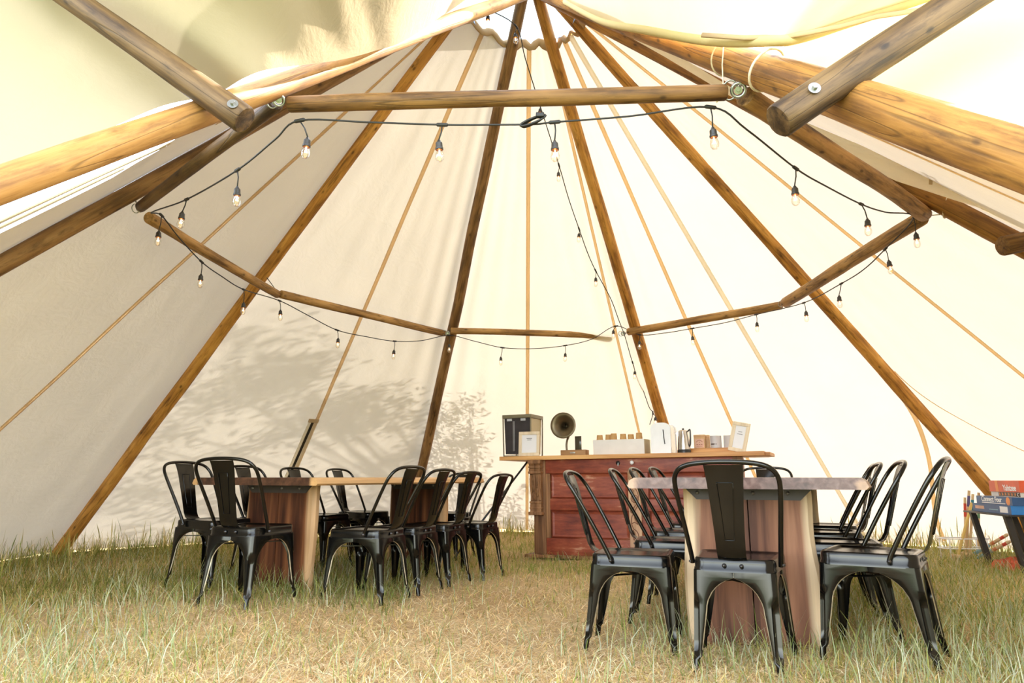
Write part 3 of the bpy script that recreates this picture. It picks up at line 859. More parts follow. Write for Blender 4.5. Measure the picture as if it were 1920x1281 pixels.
# ------------------------------------------------------------------ string lights
RING_CABLE = [
  ((-0.931,2.797,2.305), (-0.891,2.796,2.224)), ((-0.628,2.786,2.291), None), ((-0.303,2.773,2.272), (-0.316,2.773,2.200)),
  ((-0.081,2.764,2.267), None), ((0.092,2.758,2.266), None), ((0.184,2.754,2.274), (0.183,2.754,2.187)), ((0.505,2.742,2.295), None),
  ((0.852,2.728,2.330), (0.856,2.728,2.235)), ((1.027,2.800,2.264), None), ((1.351,3.081,2.213), (1.331,3.064,2.116)),
  ((1.591,3.289,2.212), None), ((1.901,3.559,2.228), (1.946,3.598,2.160)), ((2.150,3.775,2.268), None), ((2.489,4.070,2.350), (2.494,4.074,2.254)),
  ((2.513,4.461,2.278), (2.513,4.437,2.192)), ((2.513,4.759,2.227), None), ((2.514,5.112,2.221), (2.514,5.163,2.142)), ((2.514,5.799,2.245), (2.514,5.770,2.167)),
  ((2.356,6.514,2.310), (2.357,6.514,2.236)), ((2.127,6.748,2.283), None), ((1.866,7.016,2.281), (1.863,7.019,2.203)), ((1.649,7.237,2.282), None),
  ((1.405,7.486,2.311), (1.403,7.488,2.245)), ((1.172,7.633,2.441), (1.140,7.632,2.396)), ((0.897,7.624,2.290), None), ((0.596,7.616,2.215), (0.595,7.616,2.131)),
  ((0.238,7.605,2.177), None), ((-0.107,7.595,2.187), (-0.124,7.595,2.085)), ((-0.416,7.586,2.258), None), ((-0.703,7.583,2.324), (-0.701,7.585,2.228)),
  ((-0.968,7.259,2.200), None), ((-1.202,6.973,2.138), (-1.205,6.970,2.048)), ((-1.421,6.706,2.128), None), ((-1.656,6.419,2.137), (-1.645,6.432,2.063)),
  ((-1.872,6.155,2.225), None), ((-2.052,5.935,2.299), (-2.042,5.948,2.220)), ((-2.088,5.218,2.204), (-2.087,5.234,2.105)), ((-2.116,4.863,2.207), None),
  ((-2.139,4.583,2.227), (-2.138,4.590,2.141)), ((-2.162,4.284,2.298), None), ((-2.179,4.080,2.368), (-2.180,4.069,2.263)), ((-2.157,3.927,2.328), None),
  ((-1.772,3.557,2.255), (-1.804,3.588,2.197)), ((-1.327,3.129,2.227), (-1.316,3.118,2.137)), ((-1.063,2.875,2.254), None)]
DROP_CABLE = [
  ((-0.292,4.806,4.456), None), ((-0.187,4.924,4.440), (-0.191,4.924,4.387)), ((0.035,5.100,4.409), (0.026,5.100,4.350)), ((0.114,5.337,4.272), None),
  ((0.238,5.653,4.059), (0.251,5.653,3.991)), ((0.445,6.126,3.671), (0.439,6.126,3.606)), ((0.552,6.371,3.441), None), ((0.673,6.600,3.208), (0.672,6.600,3.169)),
  ((0.774,6.778,3.016), None), ((0.867,6.908,2.868), (0.866,6.908,2.799)), ((1.044,7.113,2.625), None), ((1.147,7.271,2.430), None), ((1.268,7.620,2.314), None),
  ((1.409,8.000,2.085), (1.429,7.98,1.985)), ((1.543,8.250,1.874), None), ((1.66,8.40,1.609), None), ((1.70,8.38,1.530), (1.725,8.36,1.482)), ((1.66,8.40,1.39), None)]

def smooth_path(pts, sub=6, closed=False):
    pts = [Vector(p) for p in pts]; n = len(pts); out = []
    for i in range(n if closed else n - 1):
        g = (lambda q: pts[q % n]) if closed else (lambda q: pts[min(max(q, 0), n - 1)])
        p0, p1, p2, p3 = g(i - 1), g(i), g(i + 1), g(i + 2)
        for a in range(sub):
            u = a / sub
            out.append(0.5 * ((2 * p1) + (p2 - p0) * u + (2 * p0 - 5 * p1 + 4 * p2 - p3) * u * u + (3 * p1 - p0 - 3 * p2 + p3) * u ** 3))
    if not closed: out.append(pts[-1])
    return out

def socket_mesh():
    mb = MB()
    mb.lathe([(0, 0.0), (0.006, 0.0), (0.008, -0.006), (0.0145, -0.014), (0.0155, -0.034), (0.0175, -0.036), (0.0175, -0.044), (0.015, -0.046)], 16)
    mb.lathe([(0.015, -0.046), (0.0115, -0.045), (0.0, -0.044)], 16, mi=1)
    return mb
def bulb_mesh():
    mb = MB()
    mb.lathe([(0.0118, -0.044), (0.0125, -0.050), (0.0175, -0.062), (0.0195, -0.074), (0.0175, -0.088), (0.011, -0.097), (0.0, -0.100)], 16, mi=0)
    mb.tube([(0, 0, -0.046), (0, 0, -0.062)], 0.0030, 6, mi=1)
    mb.tube([(0.006 * math.cos(t * 6.28), 0.006 * math.sin(t * 6.28), -0.064 - 0.006 * (i_ % 2)) for i_, t in enumerate(np.linspace(0, 1, 13)[:-1])], 0.0014, 4, closed=True, mi=1)
    return mb
sock_proto = bulb_proto = None
def string_lights(name, data, label, closed, group=None, rc=0.0042):
    global sock_proto, bulb_proto
    base = Vector(data[0][0])
    root = empty(name, base)
    tag(root, label, 'string lights')
    path = [Vector(d[0]) - base for d in data]
    mb = MB(); mb.tube(smooth_path(path, 6, closed), rc, 7, closed=closed)
    for d in data:
        if d[1] is None: continue
        a, b = Vector(d[0]) - base, Vector(d[1]) - base
        i = data.index(d); t = (path[(i + 1) % len(path)] - path[i - 1]).normalized()
        mb.tube([a - t * 0.026, a - t * 0.020, a + t * 0.020, a + t * 0.026], [0.005, 0.0085, 0.0085, 0.005], 7)
        mid = a.lerp(b, 0.5) + Vector((0.004, 0, 0.004))
        mb.tube([a, mid, b + Vector((0, 0, 0.002))], 0.0032, 6)
    mb.build('cord', M['cable'], root)
    for d in data:
        if d[1] is None: continue
        b = Vector(d[1]) - base
        if sock_proto is None:
            s = socket_mesh().build('socket', [M['socket'], M['copper']], root, True, SH)
            q = bulb_mesh().build('bulb', [M['bulb'], M['filament']], s)
            sock_proto, bulb_proto = s, q
        else:
            s = sock_proto.copy(); COL.objects.link(s); s.parent = root
            q = bulb_proto.copy(); COL.objects.link(q); q.parent = s
        s.location = b
        s.rotation_euler = (random.uniform(-.08, .08), random.uniform(-.08, .08), random.uniform(0, 6))
    return root
ring_lights = string_lights('string_lights', RING_CABLE, 'black string of clear bulbs looped round the ring of logs', True)
string_lights('string_lights', DROP_CABLE, 'black string of bulbs dropping from the smoke hole to the toaster pole', False, None, 0.0045)
# folded spare lead and plug taped to the cord
pb = MB(); b0 = Vector(RING_CABLE[0][0]); pc = Vector((0.090, 2.745, 2.272)) - b0
for q in range(4):
    a = 0.32 + 0.05 * q
    pb.tube([pc + Vector((0.055 * math.cos(t) * (1 - 0.06 * q), -0.010 + 0.004 * q, 0.012 * math.sin(t) + 0.42 * 0.055 * math.cos(t))) for t in np.linspace(0, 2 * math.pi, 20)[:-1]], 0.0048, 6, closed=True)
pb.bbox(pc + Vector((0.030, -0.012, 0.022)), (0.036, 0.024, 0.020), 0.004)
pb.build('plug', M['cable'], ring_lights)

# ------------------------------------------------------------------ chairs
def rrect(w_f, w_r, y0, y1, r, n=6):
    """rounded trapezoid outline, front wide; counter-clockwise"""
    corners = [(w_f / 2, y1, 0), (-w_f / 2, y1, 90), (-w_r / 2, y0, 180), (w_r / 2, y0, 270)]
    pts = []
    for cx, cy, a0 in corners:
        ox = cx - math.copysign(r, cx); oy = cy - math.copysign(r, cy - (y0 + y1) / 2)
        for q in range(n + 1):
            a = math.radians(a0 + 90 * q / n)
            pts.append((ox + r * math.cos(a), oy + r * math.sin(a)))
    return pts

def make_chair():
    root = empty('metal_chair')
    # seat: pressed pan with a skirt
    def ringpts(grow, z):
        return [(x, y, z) for x, y in rrect(0.37 + grow, 0.325 + grow, -0.19 - grow / 2, 0.19 + grow / 2, max(0.012, 0.05 + grow / 2))]
    levels = [(-0.11, 0.444), (-0.07, 0.444), (-0.045, 0.450), (-0.012, 0.452), (0.0, 0.446), (0.004, 0.434), (0.004, 0.412), (0.010, 0.408), (0.012, 0.396)]
    mb = MB(); vs = []; fs = []
    n = 28
    for g, z in levels: vs += ringpts(g, z)
    for i in range(len(levels) - 1):
        for j in range(n):
            j2 = (j + 1) % n
            fs.append((i * n + j, i * n + j2, (i + 1) * n + j2, (i + 1) * n + j))
    fs.append(tuple(range(n)))
    mb.add(vs, fs)
    mb.build('seat', M['chair'], root, True, math.radians(60))
    # legs, each a pressed corner channel flaring into half arches
    feet = {(1, 1): (0.215, 0.215), (-1, 1): (-0.215, 0.215), (1, -1): (0.175, -0.240), (-1, -1): (-0.175, -0.240)}
    tops = {(1, 1): (0.185, 0.195), (-1, 1): (-0.185, 0.195), (1, -1): (0.165, -0.195), (-1, -1): (-0.165, -0.195)}
    zz = [0.0, 0.05, 0.064, 0.084, 0.12, 0.18, 0.24, 0.262, 0.284, 0.315, 0.335, 0.350, 0.362, 0.370, 0.376, 0.400]
    def corner(k, z):
        t = z / 0.40
        e = t ** 0.85
        return Vector((feet[k][0] + (tops[k][0] - feet[k][0]) * e, feet[k][1] + (tops[k][1] - feet[k][1]) * e, z))
    def wing(z):    # fraction of the half side covered by the sheet
        if z <= 0.05: return 0.022 + 0.0
        if z < 0.24: return 0.029 + 0.023 * (z - 0.05) / 0.19
        t = (z - 0.24) / 0.136
        return 0.052 + (1 - math.sqrt(max(0, 1 - min(t, 1) ** 2))) * 0.14
    for k in feet:
        mb = MB(); rows = []
        for z in zz:
            c = corner(k, z)
            n1 = corner((-k[0], k[1]), z); n2 = corner((k[0], -k[1]), z)
            d1 = (n1 - c); d2 = (n2 - c)
            h1, h2 = d1.length / 2, d2.length / 2
            w = wing(z)
            w1 = h1 if z >= 0.376 else min(w, h1); w2 = h2 if z >= 0.376 else min(w, h2)
            d1.normalize(); d2.normalize()
            inward = (d1 + d2).normalized()
            rr = 0.026 if z > 0.06 else 0.013
            ch = 0.017 * sstep(0.06, 0.085, z) * (1 - sstep(0.262, 0.282, z))
            row = [c + d1 * w1 + d2 * 0.004, c + d1 * (rr + (w1 - rr) * 0.5), c + d1 * rr]
            for q in (0.25, 0.5, 0.75):
                a = q * math.pi / 2
                pt = c + d1 * rr * (1 - math.sin(a)) + d2 * rr * (1 - math.cos(a))
                if q == 0.5: pt += inward * ch * 1.3
                else: pt += inward * ch * 0.9
                row.append(pt)
            row += [c + d2 * rr, c + d2 * (rr + (w2 - rr) * 0.5), c + d2 * w2 + d1 * 0.004]
            rows.append((row, inward))
        m_ = len(rows[0][0]); vs = []
        for row, inw in rows: vs += row
        nv = len(vs)
        for row, inw in rows:                       # inner skin
            for q, p in enumerate(row): vs.append(p + inw * 0.006)
        fs = []; mi = []
        R_ = len(rows)
        for i in range(R_ - 1):
            for j in range(m_ - 1):
                a = i * m_ + j
                fs.append((a, a + 1, a + m_ + 1, a + m_)); mi.append(0)
                fs.append((nv + a, nv + a + m_, nv + a + m_ + 1, nv + a + 1)); mi.append(0)
            for j in (0, m_ - 1):
                a = i * m_ + j
                fs.append((a, a + m_, nv + a + m_, nv + a)); mi.append(1 if zz[i] > 0.05 else 0)
        fs.append(tuple(list(range(m_)) + [nv + j for j in range(m_ - 1, -1, -1)])); mi.append(0)
        b = len(mb.v); mb.v += [tuple(p) for p in vs]; mb.f += fs; mb.m += mi
        mb.build('leg', [M['chair'], M['chair_edge']], root, True, math.radians(55))
    # rolled edge along each side arch lives with the legs; cross brace below the seat
    mb = MB()
    for (a, b_) in (((1, 1), (-1, -1)), ((-1, 1), (1, -1))):
        p, q = corner(a, 0.345), corner(b_, 0.345)
        p = p.lerp(q, 0.05); q = q.lerp(p, 0.05)
        d = (q - p).normalized()
        ang = math.atan2(d.y, d.x)
        mb.box((p + q) / 2 + Vector((0, 0, 0.004 if a[0] > 0 else -0.004)), ((q - p).length, 0.026, 0.006), Euler((0, 0, ang)).to_matrix())
    mb.build('cross_brace', M['chair'], root, False)
    # back hoop
    pts = []
    half = [(0.183, -0.088, 0.418), (0.185, -0.100, 0.452), (0.195, -0.155, 0.560), (0.206, -0.215, 0.670), (0.212, -0.262, 0.752), (0.205, -0.290, 0.796), (0.180, -0.310, 0.826), (0.135, -0.322, 0.842), (0.07, -0.328, 0.849), (0.0, -0.330, 0.851)]
    left = [(-x, y, z) for x, y, z in half[:-1]]
    pts = half + left[::-1]
    mb = MB(); mb.tube(smooth_path(pts, 4), 0.0105, 10)
    mb.build('back_hoop', M['chair'], root)
    # splat with a stamped outline
    mb = MB(); vs = []; fs = []
    cl = [(-0.186, 0.449), (-0.206, 0.462), (-0.222, 0.492), (-0.240, 0.560), (-0.266, 0.66), (-0.292, 0.76), (-0.312, 0.815), (-0.325, 0.838)]
    wd = [0.058, 0.058, 0.059, 0.061, 0.066, 0.073, 0.078, 0.080]
    cols = 7
    for back in (0, 1):
        for (y, z), w in zip(cl, wd):
            for c in range(cols):
                u = -1 + 2 * c / (cols - 1)
                vs.append((w * u, y - 0.008 * (1 - u * u) - 0.004 * back, z))
    nr = len(cl); nb = nr * cols
    for i in range(nr - 1):
        for c in range(cols - 1):
            a = i * cols + c
            fs += [(a, a + 1, a + cols + 1, a + cols), (nb + a, nb + a + cols, nb + a + cols + 1, nb + a + 1)]
        for c in (0, cols - 1):
            a = i * cols + c; fs.append((a, a + cols, nb + a + cols, nb + a))
    mb.add(vs, fs)
    sp = mb.build('splat', M['chair'], root, True, math.radians(60))
    # pressed bead on both faces
    bead = MB()
    def cy(z):
        for (y0, z0), (y1, z1) in zip(cl, cl[1:]):
            if z0 <= z <= z1: return y0 + (y1 - y0) * (z - z0) / (z1 - z0)
        return cl[-1][0]
    for sgn, off in ((1, -0.0055), (-1, -0.0135)):
        path = [(-0.020, 0.53), (0.020, 0.53), (0.026, 0.65), (0.033, 0.765), (-0.033, 0.765), (-0.026, 0.65)]
        dense = []
        for q in range(len(path)):
            a, b_ = path[q], path[(q + 1) % len(path)]
            for t in (0, 0.25, 0.5, 0.75): dense.append((a[0] + (b_[0] - a[0]) * t, a[1] + (b_[1] - a[1]) * t))
        bead.tube([(x, cy(z) + off, z) for x, z in dense], 0.0022, 5, closed=True)
    bead.build('stamped_bead', M['chair'], sp)
    for (x, y, z, d) in ((0.190, -0.090, 0.424, (1, 0, 0)), (-0.190, -0.090, 0.424, (-1, 0, 0)), (0.035, -0.197, 0.424, (0, -1, 0)), (-0.035, -0.197, 0.424, (0, -1, 0))):
        mb = MB(); mb.lathe([(0.0, 0.0), (0.009, 0.0), (0.009, 0.003), (0.005, 0.004), (0.005, 0.009), (0.0, 0.010)], 10, (x, y, z), Vector(d).to_track_quat('Z', 'Y').to_matrix())
        mb.build('bolt', M['chair_bolt'], root)
    return root

T_RIGHT = 'counter-side table'
CHAIRS = [
  # x, y, facing azimuth, label
  (1.003, 3.205, 24, 'black metal chair at near end of the rosy-legged table, its back toward the doorway'),
  (0.622, 3.680, 107, 'black metal chair first on the aisle side of the rosy-legged table, nearest the doorway'),
  (0.925, 4.215, 106, 'black metal chair second along the aisle side of the rosy-legged table, before carved strip'),
  (1.14, 4.74, 110, 'black metal chair third along the aisle side of the rosy-legged table'),
  (1.38, 5.28, 113, 'black metal chair fourth and last on the aisle side of the rosy-legged table'),
  (1.625, 3.245, -54, 'black metal chair first on the games side of the rosy-legged table, seen side-on'),
  (1.70, 3.74, -70, 'black metal chair second along the games side of the rosy-legged table'),
  (1.905, 4.36, -70, 'black metal chair third along the games side of the rosy-legged table'),
  (2.16, 4.93, -66, 'black metal chair fourth and last on the games side of the rosy-legged table'),
  (2.07, 5.83, 204, 'black metal chair at far end of the rosy-legged table, only its hoop showing'),
  (-1.615, 4.440, 16, 'black metal chair at near end of the dark red-legged table, backrest toward the doorway'),
  (-2.12, 5.08, 112, 'black metal chair first on the canvas side of the dark red-legged table, backrest golden'),
  (-1.93, 5.70, 113, 'black metal chair second on the canvas side of the dark red-legged table'),
  (-1.68, 6.26, 113, 'black metal chair third on the canvas side of the dark red-legged table'),
  (-1.43, 6.85, 112, 'black metal chair fourth and last on the canvas side of the dark red-legged table'),
  (-0.955, 4.775, -67, 'black metal chair first on the aisle side of the dark red-legged table, nearest us'),
  (-0.785, 5.225, -67, 'black metal chair second on the aisle side of the dark red-legged table'),
  (-0.61, 5.72, -65, 'black metal chair third on the aisle side of the dark red-legged table'),
  (-0.355, 6.17, -62, 'black metal chair fourth and last on the aisle side of the dark red-legged table'),
  (-0.64, 7.38, 206, 'black metal chair at far end of the dark red-legged table, splat behind the leg'),
]
proto = make_chair()
for i, (x, y, az, lb) in enumerate(CHAIRS):
    o = proto if i == 0 else copy_tree(proto)
    o.location = (x, y, float(gz(x, y)) + 0.002)
    o.rotation_euler = (0, 0, -math.radians(az))
    tag(o, lb, 'chair', 'black metal chairs at the rosy-legged table' if i < 10 else 'black metal chairs at the dark red-legged table')

# ------------------------------------------------------------------ tables
def make_table(loc, az, W, L, mt_top, mt_leg, label, seed):
    root = empty('live_edge_table', loc, -math.radians(az))
    tag(root, label, 'table', 'live edge dining tables')
    ztop = 0.768 - loc[2]; th = 0.052
    # slab top with wavy live edges on the long sides, splayed toward the underside
    mb = MB(); n = 40; vs = []; fs = []
    for i in range(n + 1):
        y = -L / 2 + L * i / n
        wl = 0.018 * noise.noise(Vector((y * 2.1, seed, 0))) + 0.008 * noise.noise(Vector((y * 6, seed, 1)))
        wr = 0.018 * noise.noise(Vector((y * 2.1, seed, 5))) + 0.008 * noise.noise(Vector((y * 6, seed, 6)))
        e = 0.012 if i in (0, n) else 0.0
        prof = [(-W / 2 + 0.035 + wl + e, ztop), (-W / 2 + 0.012 + wl + e, ztop - 0.014), (-W / 2 + wl + e, ztop - th + 0.012), (-W / 2 + 0.012 + wl + e, ztop - th),
                (W / 2 - 0.012 + wr - e, ztop - th), (W / 2 + wr - e, ztop - th + 0.012), (W / 2 - 0.012 + wr - e, ztop - 0.014), (W / 2 - 0.035 + wr - e, ztop)]
        vs += [(x, y, z) for x, z in prof]
    for i in range(n):
        for j in range(8):
            j2 = (j + 1) % 8
            fs.append((i * 8 + j, i * 8 + j2, (i + 1) * 8 + j2, (i + 1) * 8 + j))
    fs.append(tuple(range(7, -1, -1))); fs.append(tuple(n * 8 + j for j in range(8)))
    mb.add(vs, fs)
    mb.build('tabletop', mt_top, root, True, math.radians(30))
    for si, sgn in enumerate((-1, 1)):
        yc = sgn * (L / 2 - 0.30)
        for side in (-1, 1):
            mb = MB(); vs = []; fs = []; n = 18
            H = ztop - th - 0.002
            for i in range(n + 1):
                z = -0.03 + (H + 0.03) * i / n
                t = z / H
                out = 0.318 + 0.020 * noise.noise(Vector((z * 3.2, side * 2 + seed, si * 4.0))) + 0.014 * math.sin(t * 3.0 + side + seed) - 0.012 * t
                mid = 0.003 + 0.010 * seed % 0.02
                ins = 0.003
                xi, xo = side * ins, side * out
                xb = side * (out - 0.012 - 0.01 * t)
                vs += [(xi, -0.036, z), (xb, -0.036, z), (xo, -0.015, z), (xo, 0.018, z), (xb, 0.036, z), (xi, 0.036, z)]
            for i in range(n):
                for j in range(6):
                    j2 = (j + 1) % 6
                    fs.append((i * 6 + j, i * 6 + j2, (i + 1) * 6 + j2, (i + 1) * 6 + j))
            fs.append(tuple(range(5, -1, -1))); fs.append(tuple(n * 6 + j for j in range(6)))
            mb.add(vs, fs)
            o = mb.build('leg_plank', mt_leg, root, True, math.radians(35))
            o.location = (0, yc, 0)
        # steel plate under the top, chamfered ends, both faces of the slab
        for face in (-1, 1):
            mb = MB()
            z1_, z0_ = ztop - th - 0.001, ztop - th - 0.056
            mb.prism([(-0.30, z1_), (0.30, z1_), (0.245, z0_), (-0.245, z0_)], face * 0.037, face * 0.043)
            pl = mb.build('steel_plate', M['plate'], root, False)
            pl.location = (0, yc, 0)
            for bx in (-0.24, 0.03, 0.19):
                b_ = MB(); b_.lathe([(0, 0), (0.010, 0), (0.010, 0.002), (0.006, 0.003), (0.006, 0.007), (0, 0.008)], 8, (bx, face * 0.043, (z0_ + z1_) / 2 + 0.006), Vector((0, face, 0)).to_track_quat('Z', 'Y').to_matrix())
                b_.build('bolt', M['steel'], pl)
    return root
a24 = math.radians(24)
def tcentre(fx, fy, L): return (fx + math.sin(a24) * L / 2, fy + math.cos(a24) * L / 2)
c2 = tcentre(1.056, 3.275, 2.45)
make_table((c2[0], c2[1], -0.012), 24, 1.10, 2.45, M['top2'], M['legplank2'], 'long live-edge table on rosy brown plank legs, in front of the red counter', 1.0)
c1 = tcentre(-1.775, 4.835, 2.45)
make_table((c1[0], c1[1], -0.01), 24, 1.14, 2.45, M['top1'], M['legplank1'], 'long live-edge table on dark red-brown plank legs beside the tree-shadowed canvas', 4.0)

# ------------------------------------------------------------------ bar counter
YAW = math.radians(-24.5); TILT = 0.0077
CM = Matrix.Translation((0.236, 7.56, -0.05)) @ Matrix.Rotation(YAW, 4, 'Z') @ Matrix.Rotation(-TILT, 4, 'Y')
def croot(name, u, v, w, rz=0.0):
    o = empty(name)
    o.matrix_basis = CM @ Matrix.Translation((u, v, w)) @ Matrix.Rotation(rz, 4, 'Z')
    return o
ct = croot('bar_counter', 0, 0, 0)
tag(ct, 'bar counter made from old oxblood red panelled doors under a honey pine top', 'counter')
def cbox(name, u0, u1, v0, v1, w0, w1, mt, b=0.004, parent=None):
    mb = MB(); mb.bbox(((u0 + u1) / 2, (v0 + v1) / 2, (w0 + w1) / 2), (u1 - u0, v1 - v0, w1 - w0), b)
    return mb.build(name, mt, parent or ct, True, SH)
CL = 2.13
cbox('counter_body', 0.02, CL - 0.02, 0.035, 0.50, 0.03, 0.995, M['red'], 0.006)
cbox('plinth', -0.09, CL + 0.05, -0.055, 0.54, 0.0, 0.030, M['oldwood'], 0.005)
cbox('top_board', -0.37, CL + 0.225, -0.075, 0.60, 1.0, 1.042, M['board'], 0.005)
cbox('top_board', CL + 0.20, CL + 0.27, 0.02, 0.60, 1.002, 1.036, M['board'], 0.005)
cbox('stile', 0.0, 0.135, 0.0, 0.034, 0.030, 1.0, M['oldwood'])
cbox('rail', 0.137, CL, 0.004, 0.034, 0.858, 1.0, M['red'])
cbox('rail', 0.137, CL, 0.004, 0.034, 0.48, 0.595, M['red'])
cbox('rail', 0.137, CL, 0.000, 0.034, 0.030, 0.195, M['red'])
cbox('stile', 0.137, 0.185, 0.002, 0.034, 0.197, 0.856, M['oldwood'])
cbox('stile', 1.16, 1.235, 0.004, 0.034, 0.197, 0.478, M['red']); cbox('stile', 1.16, 1.235, 0.004, 0.034, 0.597, 0.856, M['red'])
cbox('stile', 1.80, 2.0, 0.002, 0.034, 0.197, 0.478, M['oldwood']); cbox('stile', 1.80, 2.0, 0.002, 0.034, 0.597, 0.856, M['oldwood'])
cbox('stile', 2.06, CL + 0.02, -0.004, 0.034, 0.030, 1.0, M['oldwood'])
def door_panel(u0, u1, w0, w1):
    mb = MB()
    vs = [(u0, 0.033, w0), (u1, 0.033, w0), (u1, 0.033, w1), (u0, 0.033, w1)]
    i_ = 0.016
    vs += [(u0 + i_, 0.020, w0 + i_), (u1 - i_, 0.020, w0 + i_), (u1 - i_, 0.020, w1 - i_), (u0 + i_, 0.020, w1 - i_)]
    j_ = 0.036
    vs += [(u0 + j_, 0.026, w0 + j_), (u1 - j_, 0.026, w0 + j_), (u1 - j_, 0.026, w1 - j_), (u0 + j_, 0.026, w1 - j_)]
    fs = [(8, 9, 10, 11)]
    for a in (0, 4):
        for q in range(4):
            fs.append((a + q, a + (q + 1) % 4, a + 4 + (q + 1) % 4, a + 4 + q))
    mb.add(vs, fs); return mb.build('door_panel', M['red'], ct, False)
for (u0, u1) in ((0.187, 1.03), (1.237, 1.798)):
    door_panel(u0, u1, 0.597, 0.856); door_panel(u0, u1, 0.197, 0.478)
# carved strip with scrollwork
strip_o = cbox('carved_strip', 1.032, 1.158, -0.012, 0.034, 0.13, 0.870, M['carved'], 0.005)
sc = MB()
def scroll(pts, r=0.0042):
    sc.tube(smooth_path([(u, -0.0125, w) for u, w in pts], 5), r, 6, flat=0.6)
def circ(u, w, r, n=20): sc.tube([(u + r * math.cos(t), -0.0125, w + r * math.sin(t)) for t in np.linspace(0, 2 * math.pi, n)[:-1]], 0.004, 6, closed=True, flat=0.6)
scroll([(1.055, 0.78), (1.085, 0.73), (1.12, 0.68), (1.135, 0.62), (1.12, 0.56), (1.09, 0.52), (1.06, 0.49)])
scroll([(1.135, 0.60), (1.12, 0.53), (1.085, 0.47), (1.06, 0.42), (1.055, 0.36), (1.075, 0.31), (1.11, 0.28), (1.125, 0.22), (1.105, 0.17), (1.075, 0.16)])
circ(1.095, 0.60, 0.036)
for q in range(5):
    a = 2 * math.pi * q / 5 + 0.3
    circ(1.095 + 0.015 * math.cos(a), 0.60 + 0.015 * math.sin(a), 0.009, 10)
scroll([(1.065, 0.70), (1.052, 0.675), (1.06, 0.65), (1.08, 0.655), (1.085, 0.68), (1.07, 0.69)])
scroll([(1.075, 0.52), (1.055, 0.50), (1.05, 0.475), (1.065, 0.46), (1.08, 0.475)])
scroll([(1.06, 0.36), (1.09, 0.37), (1.12, 0.35), (1.10, 0.39), (1.085, 0.42)])
scroll([(1.07, 0.30), (1.065, 0.25), (1.075, 0.20), (1.085, 0.25), (1.07, 0.30)])
scroll([(1.06, 0.84), (1.08, 0.80), (1.11, 0.82), (1.13, 0.80)])
sc.build('scrollwork', M['carve_line'], strip_o)
# rope bundle over the strip
rb = croot('rope_coil', 1.095, -0.02, 0.855)
mb = MB()
for q in range(6):
    mb.tube([(-0.05, 0.0, -0.055 + 0.016 * q), (-0.02, -0.014, -0.05 + 0.018 * q), (0.02, -0.014, -0.05 + 0.017 * q), (0.05, 0.0, -0.055 + 0.018 * q)], 0.008, 7)
mb.build('strands', M['carved'], rb)
tag(rb, 'bundle of brown cord hung at the head of the carved strip', 'rope')
# corbel at the left corner
prof = [(0.0, 0.998), (0.0, 0.43), (-0.062, 0.43), (-0.066, 0.455), (-0.05, 0.47), (-0.052, 0.53), (-0.036, 0.56), (-0.030, 0.62), (-0.040, 0.68), (-0.058, 0.73), (-0.062, 0.80), (-0.050, 0.85), (-0.066, 0.865), (-0.074, 0.90), (-0.058, 0.915), (-0.066, 0.94), (-0.080, 0.96), (-0.080, 0.998)]
cb = MB(); n = len(prof)
vs = [(-0.022, v, w) for v, w in prof] + [(0.105, v, w) for v, w in prof]
fs = [tuple(range(n)), tuple(range(2 * n - 1, n - 1, -1))] + [(i, (i + 1) % n, n + (i + 1) % n, n + i) for i in range(n)]
cb.add(vs, fs)
cbo = cb.build('corbel', M['oldwood'], ct, False)
lf = MB()
for q in range(5):
    w = 0.62 + 0.045 * q
    lf.lathe([(0.0, -0.05), (0.016, -0.025), (0.022, 0.0), (0.014, 0.03), (0.0, 0.05)], 10, (0.0415 + (0.022 if q % 2 else -0.02), -0.050, w))
lf.build('carved_leaf', M['oldwood'], cbo)
for (w_, h_, d_, x_) in ((0.978, 0.034, 0.098, 0.150), (0.925, 0.022, 0.084, 0.140), (0.868, 0.026, 0.092, 0.144), (0.560, 0.022, 0.068, 0.136), (0.500, 0.018, 0.066, 0.140), (0.446, 0.034, 0.082, 0.152)):
    mb = MB(); mb.bbox((0.0415, -d_ / 2 + 0.01, w_), (x_, d_, h_), 0.006); mb.build('moulding', M['oldwood'], cbo, True, SH)
for ux in (-0.004, 0.0415, 0.087):
    mb = MB(); mb.tube(smooth_path([(ux, -0.064, 0.84), (ux, -0.070, 0.78), (ux, -0.062, 0.70), (ux, -0.044, 0.63), (ux, -0.040, 0.58)], 4), 0.012, 8); mb.build('flute', M['oldwood'], cbo)
side = MB()
pr2 = [(-v * 0.55 - 0.0, w) for v, w in prof]
n = len(pr2)
vs = [(-0.02 - (x if x > 0 else 0) * 0.8, 0.0, w) for x, w in pr2] + [(-0.02 - (x if x > 0 else 0) * 0.8, 0.10, w) for x, w in pr2]
side.add(vs, [tuple(range(n)), tuple(range(2 * n - 1, n - 1, -1))] + [(i, (i + 1) % n, n + (i + 1) % n, n + i) for i in range(n)])
side.build('corbel', M['oldwood'], ct, False)
# keyhole escutcheon and white knob
mb = MB(); mb.lathe([(0, 0), (0.022, 0), (0.022, 0.004), (0, 0.004)], 18, (0.935, 0.004, 0.955), Vector((0, -1, 0)).to_track_quat('Z', 'Y').to_matrix())
ke = mb.build('keyhole', M['black'], ct)
mb = MB(); mb.bbox((0.937, -0.006, 0.938), (0.010, 0.012, 0.030), 0.002); mb.build('key', M['steel'], ke)
mb = MB(); mb.lathe([(0.006, 0), (0.006, 0.012), (0.019, 0.018), (0.021, 0.026), (0.014, 0.034), (0, 0.036)], 18, (1.085, 0.004, 0.957), Vector((0, -1, 0)).to_track_quat('Z', 'Y').to_matrix())
mb.build('knob', M['white'], ct)
TOPW = 1.0425
